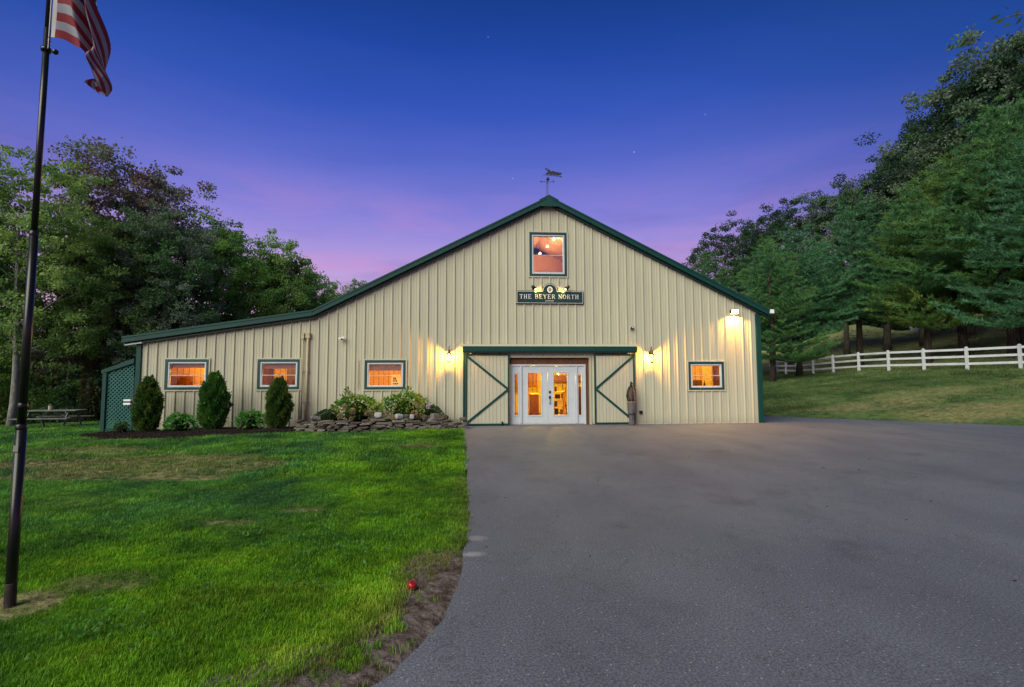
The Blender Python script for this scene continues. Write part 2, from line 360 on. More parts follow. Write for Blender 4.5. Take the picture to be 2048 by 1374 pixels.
def hgt(X, Y):
    X = np.asarray(X, float); Y = np.asarray(Y, float)
    s = (X-12.11)*.654+(Y-3.02)*.756; t = (X-12.11)*.756-(Y-3.02)*.654
    A = np.clip(.083+.0055*t, .05, .15); ss = np.where(s < 75, s, 75+(s-75)*.3)
    z = np.where((s > 0) & (X > -8), A*ss*sm(-8, 4, X)*sm(0, 2.0, s), 0)
    z = z-(.033*np.maximum(0, -X-9)+.02*np.maximum(0, Y+1))*(1-sm(-9, -2, X))*(X < -2)
    z = z+np.where(X < -.3, .03*np.sin(X*1.3+.7)*np.sin(Y*.9)*sm(.3, 2.5, -X)*sm(1.5, 3.5, -Y), 0)
    z = z+np.where((s > 32) & (X > 0), .11*(np.minimum(s, 90)-32)*(1-sm(0, 8, t)), 0)
    z = z+np.where(s > .5, .12*np.sin(X*.31+Y*.2)*np.sin(Y*.27)*sm(.5, 6, s), 0)
    return np.maximum(z, -6)
def hz(x, y): return float(hgt(x, y))
def axis(segs):
    out = []
    for a, b, st in segs: out += list(np.arange(a, b, st))
    return np.array(out+[segs[-1][1]])
ax = axis([(-400, -60, 20), (-60, -26, 2), (-26, -15, .6), (-15, .6, .16), (.6, 10, 1), (10, 46, .6), (46, 110, 2), (110, 500, 20)])
ay = axis([(-400, -40, 20), (-40, -18, 1.5), (-18, -9, .16), (-9, 6, .35), (6, 50, .8), (50, 110, 2), (110, 600, 20)])
GX, GY = np.meshgrid(ax, ay)
GZ = hgt(GX, GY)
und = in_drive(GX, GY) & (GX > edge_x(np.clip(GY, -22, 0))+.05) | ((GX > -10.9) & (GX < 10.2) & (GY > .3) & (GY < 24))
GZ = np.where(und, GZ-.07, GZ)
GZ = GZ+np.where((GX > -.9) & (GX < .3) & (GY < -12) & (GY > -16.5), rng.normal(size=GX.shape)*.006-.012, 0)
nx, ny = len(ax), len(ay)
gv = np.stack([GX.ravel(), GY.ravel(), GZ.ravel()], 1)
ii = (np.arange(ny-1)[:, None]*nx+np.arange(nx-1)[None, :]).ravel()
gme = bpy.data.meshes.new('ground'); gme.vertices.add(len(gv)); gme.vertices.foreach_set('co', gv.astype(np.float32).ravel())
lp = np.stack([ii, ii+1, ii+1+nx, ii+nx], 1).ravel().astype(np.int32)
gme.loops.add(len(lp)); gme.loops.foreach_set('vertex_index', lp)
gme.polygons.add(len(ii)); gme.polygons.foreach_set('loop_start', np.arange(0, len(lp), 4, dtype=np.int32)); gme.update(calc_edges=True)
gme.polygons.foreach_set('use_smooth', [True]*len(ii))

# colour of the turf, shared by the ground and the grass on it
DRY = [(-4.1, -7.47, .6, .5, .95), (-4.6, -8.53, .6, .28, .95), (-8.6, -7.0, 1.1, .55, .9), (-6.0, -8.2, 1.9, .7, .85), (-8.8, -5.3, 1.6, .7, .75), (-6.5, -6.9, 2.2, 1.0, .85), (-5.0, -7.6, 1.3, .6, .7), (-2.75, -11.35, .35, .15, .5), (-2.1, -10.85, .3, .15, .5),
       (-1.4, -5.0, .8, .6, .42), (-2.9, -13.0, .4, .22, .5), (-3.25, -13.38, .30, .24, 1.0), (-.30, -12.85, .32, .42, .8), (-9.5, -2.9, 1.6, .35, .4), (-11, -9.0, 1.5, .8, .6),
       (19, .5, 3.0, 1.6, .9), (22, -1.8, 3.0, 1.6, 1.0), (17.5, 3.4, 3.0, 1.3, .85), (24.5, .6, 2.8, 1.9, .9), (20.8, 4.6, 2.8, 1.1, .7), (26.5, 4.5, 1.6, .6, .5), (29, 0, 3, 2, .8)]
def turf_color(t, blades):
    g = N(t, 'ShaderNodeNewGeometry'); pos = g.outputs['Position']
    sp = N(t, 'ShaderNodeSeparateXYZ'); t.links.new(pos, sp.inputs[0]); X, Y = sp.outputs[0], sp.outputs[1]
    def noise(s, det=4, off=0):
        mp = N(t, 'ShaderNodeMapping'); mp.inputs['Location'].default_value = (off, off*.7, 0); t.links.new(pos, mp.inputs[0])
        n = N(t, 'ShaderNodeTexNoise'); n.inputs['Scale'].default_value = s; n.inputs['Detail'].default_value = det; t.links.new(mp.outputs[0], n.inputs['Vector']); return n.outputs[0]
    n1 = noise(.42, 4); n2 = noise(1.5, 4, 11); n3 = noise(7, 4, 23)
    if blades: c = [(.022, .085, .014), (.055, .190, .016), (.115, .310, .010), (.23, .40, .04)]
    else: c = [(.012, .045, .008), (.026, .085, .008), (.050, .130, .010), (.09, .15, .02)]
    r = ramp(t, [(.28, c[0]), (.44, c[1]), (.60, c[2]), (.76, c[3])])
    f = math_n(t, 'ADD', math_n(t, 'MULTIPLY', n1, .6), math_n(t, 'MULTIPLY', n2, .4))
    rp = N(t, 'ShaderNodeObjectInfo')
    f = math_n(t, 'ADD', f, math_n(t, 'MULTIPLY', math_n(t, 'SUBTRACT', n3, .5), .22))
    f = math_n(t, 'ADD', math_n(t, 'MULTIPLY', math_n(t, 'SUBTRACT', f, .5), 1.35), .51)
    t.links.new(f, r.inputs[0]); col = r.outputs[0]
    warm_cast = N(t, 'ShaderNodeMapRange', interpolation_type='SMOOTHSTEP'); warm_cast.inputs['From Min'].default_value = -3.6; warm_cast.inputs['From Max'].default_value = -1.2; t.links.new(math_n(t, 'ADD', X, math_n(t, 'MULTIPLY', math_n(t, 'SUBTRACT', n1, .5), 5)), warm_cast.inputs[0])
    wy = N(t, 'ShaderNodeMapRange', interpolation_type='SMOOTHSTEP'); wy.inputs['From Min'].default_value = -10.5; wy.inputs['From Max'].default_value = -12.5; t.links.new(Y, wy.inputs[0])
    wf = math_n(t, 'MAXIMUM', warm_cast.outputs[0], wy.outputs[0])
    cool_cast = mixc(t, 1.0, col, (1.0, .95, 2.6) if blades else (1.0, .95, 2.0), 'MULTIPLY'); wcol = mixc(t, 1.0, col, (1.28, 1.08, .8), 'MULTIPLY'); col = mixc(t, wf, cool_cast, wcol)  # warm and cool casts of light painted into the turf colour
    # the far bank is a duller, bluer green than the watered lawn
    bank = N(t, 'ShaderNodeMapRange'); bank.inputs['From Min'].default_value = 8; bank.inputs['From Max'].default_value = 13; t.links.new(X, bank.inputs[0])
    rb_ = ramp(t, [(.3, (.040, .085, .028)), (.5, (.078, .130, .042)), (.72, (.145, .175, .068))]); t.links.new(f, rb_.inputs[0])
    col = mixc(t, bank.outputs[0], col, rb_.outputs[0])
    up = N(t, 'ShaderNodeMapRange'); up.inputs['From Min'].default_value = 1.8; up.inputs['From Max'].default_value = 3.2; t.links.new(sp.outputs[2], up.inputs[0])
    col = mixc(t, math_n(t, 'MULTIPLY', up.outputs[0], .8), col, (.33, .35, .16))
    # worn, dry patches
    dry = None
    for (cx, cy, rx, ry, st) in DRY:
        dx = math_n(t, 'DIVIDE', math_n(t, 'SUBTRACT', X, cx), rx); dy = math_n(t, 'DIVIDE', math_n(t, 'SUBTRACT', Y, cy), ry)
        d2 = math_n(t, 'ADD', math_n(t, 'MULTIPLY', dx, dx), math_n(t, 'MULTIPLY', dy, dy))
        v = math_n(t, 'MULTIPLY', math_n(t, 'SUBTRACT', 1.35, d2, True), st)
        dry = v if dry is None else math_n(t, 'MAXIMUM', dry, v)
    nn = math_n(t, 'ADD', math_n(t, 'MULTIPLY', n2, .9), math_n(t, 'MULTIPLY', n3, .9))
    dm = math_n(t, 'MULTIPLY', dry, math_n(t, 'MULTIPLY', math_n(t, 'SUBTRACT', nn, .62), 2.6, True), True)
    dcol = ramp(t, [(.35, (.13, .125, .050)), (.65, (.27, .235, .12))]); t.links.new(n3, dcol.inputs[0])
    col = mixc(t, dm, col, dcol.outputs[0])
    return col, pos, X, Y, n3, n2
gm = bpy.data.materials.new('turf_ground'); gm.use_nodes = True; t = gm.node_tree; b = t.nodes['Principled BSDF']
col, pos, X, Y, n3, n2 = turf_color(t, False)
# bare damp soil along the edge of the drive near the camera
soil = N(t, 'ShaderNodeMapRange'); soil.inputs['From Min'].default_value = -11.9; soil.inputs['From Max'].default_value = -12.9; t.links.new(Y, soil.inputs[0])
thr = math_n(t, 'ADD', math_n(t, 'MULTIPLY', math_n(t, 'MAXIMUM', math_n(t, 'SUBTRACT', -13.95, Y), 0), 1.6), .66)
soilx = N(t, 'ShaderNodeMapRange'); soilx.inputs['From Min'].default_value = -.12; soilx.inputs['From Max'].default_value = .06; t.links.new(math_n(t, 'ADD', X, thr), soilx.inputs[0])
sr = ramp(t, [(.33, (.030, .020, .018)), (.46, (.095, .070, .064)), (.60, (.15, .118, .112)), (.72, (.21, .175, .17))]); 
ns = N(t, 'ShaderNodeTexNoise'); ns.inputs['Scale'].default_value = 6; ns.inputs['Detail'].default_value = 9; ns.inputs['Roughness'].default_value = .62; t.links.new(pos, ns.inputs['Vector']); t.links.new(ns.outputs[0], sr.inputs[0])
col = mixc(t, math_n(t, 'MULTIPLY', soil.outputs[0], soilx.outputs[0]), col, sr.outputs[0])
# dark leaf litter under the woods on the left
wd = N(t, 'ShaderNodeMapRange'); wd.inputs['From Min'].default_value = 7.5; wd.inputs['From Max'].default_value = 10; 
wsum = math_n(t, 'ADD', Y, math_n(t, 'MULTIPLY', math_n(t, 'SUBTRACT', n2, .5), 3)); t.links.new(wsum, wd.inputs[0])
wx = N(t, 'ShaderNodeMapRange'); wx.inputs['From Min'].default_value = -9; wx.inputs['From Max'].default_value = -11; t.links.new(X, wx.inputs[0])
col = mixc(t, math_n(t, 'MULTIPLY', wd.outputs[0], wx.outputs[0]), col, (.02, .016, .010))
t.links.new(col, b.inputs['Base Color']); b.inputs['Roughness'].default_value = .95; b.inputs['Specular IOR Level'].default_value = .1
nb = N(t, 'ShaderNodeTexNoise'); nb.inputs['Scale'].default_value = 16; nb.inputs['Detail'].default_value = 8; t.links.new(pos, nb.inputs['Vector'])
bp = N(t, 'ShaderNodeBump'); bp.inputs['Strength'].default_value = .9; bp.inputs['Distance'].default_value = .05; t.links.new(nb.outputs[0], bp.inputs['Height']); t.links.new(bp.outputs[0], b.inputs['Normal'])
gme.materials.append(gm)
ground = obj('ground', gme); tag(ground, 'lawn and grassy bank around the barn and driveway', None, None, 'structure')

# driveway: a slab with a worn lip
am = bpy.data.materials.new('asphalt'); am.use_nodes = True; t = am.node_tree; b = t.nodes['Principled BSDF']
g = N(t, 'ShaderNodeNewGeometry'); pos = g.outputs['Position']
def nz(t, pos, s, det=4, rough=.5, st=None):
    v = pos
    if st: mp = N(t, 'ShaderNodeMapping'); mp.inputs['Scale'].default_value = st; t.links.new(pos, mp.inputs[0]); v = mp.outputs[0]
    n = N(t, 'ShaderNodeTexNoise'); n.inputs['Scale'].default_value = s; n.inputs['Detail'].default_value = det; n.inputs['Roughness'].default_value = rough
    t.links.new(v, n.inputs['Vector']); return n.outputs[0]
big = nz(t, pos, .22, 5, .55); mid = nz(t, pos, 1.3, 5, .6, (1, .35, 1)); fine = nz(t, pos, 64, 5, .85)
rr = ramp(t, [(.3, (.086, .093, .122)), (.5, (.108, .117, .150)), (.7, (.138, .147, .180))])
f = math_n(t, 'ADD', math_n(t, 'MULTIPLY', big, .6), math_n(t, 'MULTIPLY', mid, .4)); t.links.new(f, rr.inputs[0])
fr = ramp(t, [(.34, (.25, .25, .25)), (.5, (1, 1, 1)), (.66, (2.0, 2.0, 2.0))]); t.links.new(fine, fr.inputs[0])
col = mixc(t, 1.0, rr.outputs[0], fr.outputs[0], 'MULTIPLY')
vo = N(t, 'ShaderNodeTexVoronoi'); vo.inputs['Scale'].default_value = 26; t.links.new(pos, vo.inputs['Vector'])
sepv = N(t, 'ShaderNodeSeparateColor'); t.links.new(vo.outputs['Color'], sepv.inputs[0])
spk = math_n(t, 'MULTIPLY', math_n(t, 'LESS_THAN', vo.outputs['Distance'], .16), math_n(t, 'GREATER_THAN', sepv.outputs[0], .72))
col = mixc(t, math_n(t, 'MULTIPLY', spk, .75), col, (.36, .35, .34))
sp = N(t, 'ShaderNodeSeparateXYZ'); t.links.new(pos, sp.inputs[0])
for (cx, cy, rx, ry, st) in ((.02, -12.15, .14, .10, .45), (.0, -12.6, .13, .08, .6), (-.35, -14.85, .35, .10, .35)):
    dx = math_n(t, 'DIVIDE', math_n(t, 'SUBTRACT', sp.outputs[0], cx), rx); dy = math_n(t, 'DIVIDE', math_n(t, 'SUBTRACT', sp.outputs[1], cy), ry)
    d2 = math_n(t, 'ADD', math_n(t, 'MULTIPLY', dx, dx), math_n(t, 'MULTIPLY', dy, dy))
    col = mixc(t, math_n(t, 'MULTIPLY', math_n(t, 'SUBTRACT', 1, d2, True), math_n(t, 'MULTIPLY', nz(t, pos, 9, 4), st*1.6), True), col, (.42, .42, .44))
trk = nz(t, pos, .8, 5, .65, (1.0, .45, 1)); tr2 = ramp(t, [(.36, (.90, .90, .91)), (.62, (1.05, 1.05, 1.04))]); t.links.new(trk, tr2.inputs[0])
col = mixc(t, 1.0, col, tr2.outputs[0], 'MULTIPLY')
stn = nz(t, pos, .7, 6, .65); st2 = ramp(t, [(.30, (.72, .72, .74)), (.42, (1, 1, 1))]); t.links.new(stn, st2.inputs[0]); col = mixc(t, 1.0, col, st2.outputs[0], 'MULTIPLY')
crk = nz(t, pos, .55, 8, .7)
cw = math_n(t, 'ABSOLUTE', math_n(t, 'SUBTRACT', crk, .5)); ck = math_n(t, 'LESS_THAN', cw, .0018)
col = mixc(t, math_n(t, 'MULTIPLY', ck, .6), col, (.03, .03, .032))
t.links.new(col, b.inputs['Base Color']); b.inputs['Roughness'].default_value = .75; b.inputs['Specular IOR Level'].default_value = .25
ve = N(t, 'ShaderNodeTexVoronoi', feature='DISTANCE_TO_EDGE'); ve.inputs['Scale'].default_value = .17; wn = N(t, 'ShaderNodeTexNoise'); wn.inputs['Scale'].default_value = 1.1; wn.inputs['Detail'].default_value = 7; t.links.new(pos, wn.inputs['Vector'])
wv_ = N(t, 'ShaderNodeVectorMath', operation='MULTIPLY_ADD'); t.links.new(wn.outputs['Color'], wv_.inputs[0]); wv_.inputs[1].default_value = (1.6, 1.6, 1.6); t.links.new(pos, wv_.inputs[2]); t.links.new(wv_.outputs[0], ve.inputs['Vector'])
cm = math_n(t, 'MULTIPLY', math_n(t, 'LESS_THAN', ve.outputs['Distance'], .0022), math_n(t, 'GREATER_THAN', big, .47))
col = mixc(t, math_n(t, 'MULTIPLY', cm, .20), col, (.03, .03, .034)); t.links.new(col, b.inputs['Base Color'])
bp = N(t, 'ShaderNodeBump'); bp.inputs['Strength'].default_value = .9; bp.inputs['Distance'].default_value = .008
bh = nz(t, pos, 140, 3, .6); t.links.new(bh, bp.inputs['Height']); t.links.new(bp.outputs[0], b.inputs['Normal'])
def smooth_poly(P):
    out = []
    for i in range(len(P)-1):
        p0 = P[max(i-1, 0)]; p1 = P[i]; p2 = P[i+1]; p3 = P[min(i+2, len(P)-1)]
        for k in range(4):
            u = k/4; out.append(tuple(.5*(2*p1[j]+(p2[j]-p0[j])*u+(2*p0[j]-5*p1[j]+4*p2[j]-p3[j])*u*u+(3*p1[j]-p0[j]-3*p2[j]+p3[j])*u**3) for j in (0, 1)))
    return out+[P[-1]]
le = smooth_poly(DRIVE[:18]); poly = []
for i, (x, y) in enumerate(le): poly.append((x+random.uniform(-.02, .02), y))
poly += DRIVE[18:]
n = len(poly); mb = MB()
mb.add([(x, y, .0) for x, y in poly]+[(x-.015, y, -.09) for x, y in poly], [tuple(range(n))]+[(i, i+n, (i+1) % n+n, (i+1) % n) for i in range(n)])
drive = mb.build('driveway', am); tag(drive, 'grey asphalt driveway running up to the barn doors', kind='structure')

# ------------------------------------------------------------------ barn
PEAK, SL = (2.62, 8.03), .5
def rooftop(x):
    """outer roof line on the front face"""
    if x >= -5.43: return PEAK[1]-abs(x-PEAK[0])*SL if x > PEAK[0] else PEAK[1]-(PEAK[0]-x)*(8.03-3.92)/(2.62+5.43)
    return 3.92-(-5.43-x)*(3.92-3.0)/(11.44-5.43)
barn = thing('barn', 'large beige metal sided barn with green trim, lit windows and glass doors', 'barn', (0, 0, 0))
XL, XR, YB = -10.98, 10.28, 24.0
WIN = [(-10.16, -8.79, 1.27, 2.27), (-7.22, -5.85, 1.27, 2.27), (-3.71, -2.34, 1.25, 2.24), (7.61, 8.92, 1.18, 2.18), (1.94, 3.27, 5.21, 6.78)]
OPEN = (1.22, 4.06, -.1, 2.36)
HOLES = [(a-.03, b_+.03, c-.03, d+.03) for a, b_, c, d in WIN]+[OPEN]
PROF = [(-.1524, 0), (-.120, 0), (-.112, -.006), (-.100, -.006), (-.092, 0), (-.032, 0), (-.013, -.036), (.013, -.036), (.032, 0), (.092, 0), (.100, -.006), (.112, -.006), (.120, 0), (.1524, 0)]
def panel(cx, xa, xb):
    P = [(cx+a, y) for a, y in PROF]
    def yat(x):
        for (a, ya), (b_, yb) in zip(P, P[1:]):
            if a <= x <= b_: return ya+(yb-ya)*(x-a)/(b_-a)
        return 0
    hs = [h for h in HOLES if h[0] < xb-1e-4 and h[1] > xa+1e-4]
    lv = sorted({.015}|{z for h in hs for z in (h[2], h[3]) if z > .015})
    for i, z0 in enumerate(lv):
        z1 = lv[i+1] if i+1 < len(lv) else None; zm = z0+.01
        segs = [(xa, xb)]
        for h in hs:
            if h[2] < zm < h[3]: segs = [q for a, b_ in segs for q in ((a, min(b_, h[0])), (max(a, h[1]), b_)) if q[1]-q[0] > 1e-3]
        for a, b_ in segs:
            pts = [(a, yat(a))]+[(x, y) for x, y in P if a+1e-5 < x < b_-1e-5]+[(b_, yat(b_))]
            if a < -5.43 < b_: pts.append((-5.43, yat(-5.43))); pts.sort()
            if a < PEAK[0] < b_: pts.append((PEAK[0], yat(PEAK[0]))); pts.sort()
            V = [(x, y, z0) for x, y in pts]+[(x, y, (rooftop(x)-.16) if z1 is None else z1) for x, y in pts]; m = len(pts)
            MB().add(V, [(i_, i_+1, i_+1+m, i_+m) for i_ in range(m-1)]).build('siding_panel', siding_m, barn)
c0 = -.085; k0 = math.ceil((XL-c0-.1524)/.3048); k = k0
while True:
    c = c0+.3048*k; a, b_ = max(XL, c-.1524), min(XR, c+.1524)
    if a >= XR: break
    panel(c, a, b_); k += 1
# inner sheathing so that no light leaks, side and back walls, floor, roof
mb = MB()
def sheath(a, b_, z0, z1=None):
    xs = sorted({a, b_}|{x for x in (-5.43, PEAK[0]) if a < x < b_})
    for p, q in zip(xs, xs[1:]):
        mb.prism([(p, z0), (q, z0), (q, z1 if z1 else rooftop(q)-.18), (p, z1 if z1 else rooftop(p)-.18)], .02, .14)
edges = [XL]+sorted({h[k] for h in HOLES for k in (0, 1)})+[XR]
for a, b_ in zip(edges, edges[1:]):
    hs = sorted([(h[2], h[3]) for h in HOLES if h[0] < (a+b_)/2 < h[1]]); lo = .012
    for z0, z1 in hs:
        if z0 > lo: sheath(a, b_, lo, z0)
        lo = z1
    sheath(a, b_, lo)
mb.build('wall_framing', inw_m, barn)
mb = MB(); mb.box(XR-.10, XR-.004, .15, YB, .01, 4.0); mb.build('wall', siding_m, barn)
mb = MB()
y = .3
while y < YB: mb.box(XR-.003, XR+.03, y-.02, y+.02, .02, 3.9); y += .3048
mb.build('wall_ribs', siding_m, barn, kind='stuff')
mb = MB(); mb.box(XL+.004, XL+.10, .15, YB, .01, 2.85); mb.build('wall', siding_m, barn)
mb = MB(); mb.prism([(XL, .01), (XR, .01), (XR, 3.98), (PEAK[0], 7.8), (-5.43, 3.7), (XL, 2.8)], YB, YB+.1); mb.build('wall', siding_m, barn)
mb = MB(); mb.box(XL+.11, XR-.11, .15, YB-.01, .005, .03); mb.build('floor_slab', floor_m, barn)
def slab(x0, z0, x1, z1, th=.05, ya=-.20, yb=YB+.3):
    mb = MB(); mb.prism([(x0, z0-th), (x1, z1-th), (x1, z1), (x0, z0)], ya, yb); o = mb.build('roof_slope', roof_m, barn)
    d = math.hypot(x1-x0, z1-z0); mb = MB(); yy = ya+.12
    while yy < yb-.05:
        mb.bar((x0, yy, z0+.012), (x1, yy, z1+.012), .035, .024); yy += .3048
    mb.build('roof_ribs', roof_m, o, kind='stuff')
slab(PEAK[0]+.002, 8.03, 10.62, 4.03); slab(-5.43, 3.92, PEAK[0]-.002, 8.03); slab(-11.44, 3.0, -5.432, 3.918)
mb = MB(); mb.prism([(PEAK[0]-.34, 7.86+.012), (PEAK[0], 8.045), (PEAK[0]+.34, 7.87+.012), (PEAK[0]+.34, 7.905), (PEAK[0], 8.085), (PEAK[0]-.34, 7.905)], -.25, YB+.33); mb.build('ridge_cap', green_m, barn)
def rake(x0, z0, x1, z1, e0=0, e1=0):
    mb = MB(); mb.prism([(x0, z0-.195), (x1, z1-.195), (x1, z1-.052), (x0, z0-.052)], -.23, -.06); mb.build('rake_trim', green_m, barn, bevel=.006)
    mb = MB(); mb.prism([(x0, z0-.05), (x1, z1-.05), (x1, z1+.012), (x0, z0+.012)], -.245, -.202); mb.build('rake_edge', green_m, barn)
    mb = MB(); mb.prism([(x0, z0-.275), (x1, z1-.275), (x1, z1-.17), (x0, z0-.17)], -.13, -.04); mb.build('rake_soffit_trim', green_d, barn)
rake(PEAK[0], 8.03, 10.61, 4.035); rake(-5.43, 3.92, PEAK[0]-.001, 8.03); rake(-11.44, 3.0, -5.431, 3.92)
mb = MB(); mb.prism([(2.30, 7.66), (2.94, 7.66), (2.66, 7.99), (2.58, 7.99)], -.262, -.232); mb.build('peak_plate', green_m, barn)
mb = MB(); mb.box(XR-.125, XR+.055, -.055, .12, .0, 3.93); mb.build('corner_trim', green_m, barn, bevel=.004)
mb = MB(); mb.box(XL-.10, XL+.05, -.055, .10, .0, 2.82); mb.build('corner_trim', green_m, barn, bevel=.004)
mb = MB(); mb.box(10.60, 10.74, -.22, YB+.2, 3.93, 4.05); o = mb.build('gutter', green_m, barn, bevel=.01)
mb = MB(); mb.box(10.595, 10.75, -.25, -.222, 3.92, 4.06); mb.build('gutter_end_cap', camw_m, o)
mb = MB(); mb.prism([(-11.38, 2.72), (-10.86, 2.80), (-10.86, 2.84), (-11.38, 2.76)], -.16, .3); mb.build('soffit_board', white_m, barn)
# trim channels round the windows, frames, sashes, panes
def window(x0, x1, z0, z1, zm, shade=None, glass=glass_m):
    w = node('window', barn, ((x0+x1)/2, 0, z0)); ox, oz = (x0+x1)/2, z0
    L = lambda b: b
    def B(m, name, mt, par=w, **k):
        m.v = [(x-ox, y, z-oz) for x, y, z in m.v]; return m.build(name, mt, par, **k)
    B(MB().ring(x0-.045, x1+.045, z0-.045, z1+.045, .042, -.040, .02), 'edge_channel', beige_trim, bevel=.003)
    B(MB().ring(x0, x1, z0, z1, .082, -.030, .03), 'trim', navy_m, bevel=.003)
    a, b_, c, d = x0+.084, x1-.084, z0+.084, z1-.084
    B(MB().ring(a, b_, c, d, .042, -.022, .06), 'frame', white_m, bevel=.003)
    a2, b2, c2, d2 = a+.044, b_-.044, c+.044, d-.044
    B(MB().ring(a2, b2, zm-.012, d2, .018, .012, .04), 'upper_sash', white_m)
    B(MB().ring(a2, b2, c2, zm+.012, .02, -.012, .010), 'lower_sash', white_m)
    B(MB().box(a2+.018, b2-.018, .024, .028, zm+.008, d2-.018), 'pane', glass)
    B(MB().box(a2+.02, b2-.02, -.003, .001, c2+.02, zm-.010), 'pane', glass)
    B(MB().box((x0+x1)/2-.03, (x0+x1)/2+.03, -.016, .008, zm+.014, zm+.028), 'latch', dark_m)
    if shade:
        B(MB().box(a2+.012, b2-.012, .075, .080, d2-shade, d2), 'roller_shade', shade_m)
        B(MB().box(a2+.012, b2-.012, .070, .088, d2-shade-.018, d2-shade), 'shade_rail', shade_m)
    # lining of the reveal
    B(MB().ring(x0-.02, x1+.02, z0-.02, z1+.02, .10, .062, .15), 'reveal', inw2_m)
    return w
window(*WIN[0], 1.745, .13); window(*WIN[1], 1.745, .16); window(*WIN[2], 1.72, .20); window(*WIN[3], 1.69); window(*WIN[4], 5.96, glass=glass_up)

# door opening: rough wood surround, beige jamb trim, white double doors with sidelights
ent = node('entrance', barn, (2.57, 0, 0))
def E_(m, name, mt, par=ent, **k):
    m.v = [(x-2.57, y, z) for x, y, z in m.v]; return m.build(name, mt, par, **k)
E_(MB().box(1.20, 4.09, -.03, .10, 2.33, 2.40).box(4.03, 4.09, -.03, .10, 0, 2.33).box(1.20, 1.215, -.03, .1, 0, 2.33), 'jamb_trim', beige_trim, bevel=.004)
E_(MB().box(1.216, 4.028, .09, .16, 2.105, 2.33), 'wood_header', rough_wood, bevel=.006)
E_(MB().box(3.915, 4.028, .085, .155, .004, 2.10), 'wood_jamb', rough_wood, bevel=.006)
E_(MB().box(1.235, 1.30, .05, .16, 0.004, 2.10).box(3.845, 3.91, .05, .16, .004, 2.10).box(1.30, 3.845, .05, .16, 2.04, 2.10)
   .box(1.585, 1.65, .045, .15, .045, 2.038).box(3.545, 3.61, .045, .15, .045, 2.038), 'frame', white_m, bevel=.004)
E_(MB().box(1.30, 3.845, .06, .20, .004, .042), 'threshold', mat('threshold_metal', (.35, .34, .34), .4, .4), bevel=.004)
def leaf(name, x0, x1, g0, g1, gz0, gz1, zb=.048, zt=2.035):
    d = node(name, barn, ((x0+x1)/2, 0, 0)); ox = (x0+x1)/2
    def B(m, nm, mt, par=d, **k):
        m.v = [(x-ox, y, z) for x, y, z in m.v]; return m.build(nm, mt, par, **k)
    B(MB().box(x0, g0, .085, .125, zb, zt).box(g1, x1, .085, .125, zb, zt).box(g0, g1, .085, .125, zb, gz0).box(g0, g1, .085, .125, gz1, zt), 'door_panel', white_m, bevel=.002)
    B(MB().ring(g0-.035, g1+.035, gz0-.035, gz1+.035, .034, .072, .084), 'glazing_bead', white_m, bevel=.003)
    B(MB().box(g0, g1, .103, .107, gz0, gz1), 'pane', glass_m)
    return d, B
d1, _ = leaf('door', 1.655, 2.565, 1.87, 2.33, .33, 1.80)
d2, Bd = leaf('door', 2.571, 3.54, 2.775, 3.255, .33, 1.80)
leaf('sidelight', 1.303, 1.583, 1.40, 1.515, .33, 1.80); leaf('sidelight', 3.613, 3.843, 3.62+.03, 3.755, .33, 1.80)
Bd(MB().tube([(2.632, .085, 1.13), (2.632, .06, 1.13)], .034, 12).box(2.60, 2.664, .066, .084, 1.085, 1.175), 'deadbolt', bronze_m, bevel=.003)
h = Bd(MB().box(2.597, 2.667, .066, .084, .90, 1.0).tube([(2.632, .068, .97), (2.632, .03, .97), (2.632, .018, .93), (2.632, .015, .84), (2.632, .02, .76), (2.632, .06, .73), (2.632, .084, .72)], [.016, .016, .013, .012, .013, .016, .022], 8), 'handle', bronze_m, bevel=.002)
for xx, ww in ((1.4575, .10), (3.70, .10)):
    E_(MB().box(xx-ww/2, xx+ww/2, .09, .102, 1.765, 1.80), 'small_plaque', camw_m)

# sliding barn doors under their hood
def sliding_door(x0, x1, mirror):
    d = node('sliding_door', barn, ((x0+x1)/2, -.08, 0)); ox = (x0+x1)/2
    def B(m, nm, mt, par=d, **k):
        m.v = [(x-ox, y+.08, z) for x, y, z in m.v]; return m.build(nm, mt, par, **k)
    n = 11; w = (x1-x0-.10)/n
    for i in range(n):
        a = x0+.05+i*w
        B(MB().box(a+.004, a+w-.004, -.098, -.075, .06, 2.42), 'plank', plank_m, bevel=.003)
    B(MB().box(x0+.05, x1-.05, -.076, -.066, .05, 2.44), 'backing', plank_m)
    f = MB().box(x0, x0+.055, -.122, -.066, .02, 2.46).box(x1-.055, x1, -.122, -.066, .02, 2.46).box(x0+.055, x1-.055, -.120, -.066, .02, .075).box(x0+.055, x1-.055, -.120, -.066, 2.40, 2.46)
    B(f, 'door_frame', green_m, bevel=.003)
    xo, xi = (x0+.03, x1-.04) if not mirror else (x1-.03, x0+.04)
    for za in (2.39, .09):
        B(MB().bar((xo, -.112, za), (xi, -.112, 1.235), .075 if za > 1 else .0749, .025 if za > 1 else .027, up=(0, 1, 0)), 'brace', green_m, bevel=.003)
    for u in (.22, .78):
        xx = x0+(x1-x0)*u
        B(MB().box(xx-.035, xx+.035, -.118, -.098, 2.455, 2.50), 'roller_hanger', dark_m)
    return d
sliding_door(-.30, 1.205, False); sd = sliding_door(4.18, 5.62, True)
mb = MB(); mb.box(.9, .93, -.14, -.1, .06, .15); mb.v = [(x-.4525, y+.08, z) for x, y, z in mb.v]
hood = node('track_hood', barn, (2.64, 0, 2.5))
def H_(m, nm, mt, **k):
    m.v = [(x-2.64, y, z-2.5) for x, y, z in m.v]; return m.build(nm, mt, hood, **k)
H_(MB().box(-.40, 5.69, -.245, -.215, 2.545, 2.71), 'hood_face', green_m, bevel=.008)
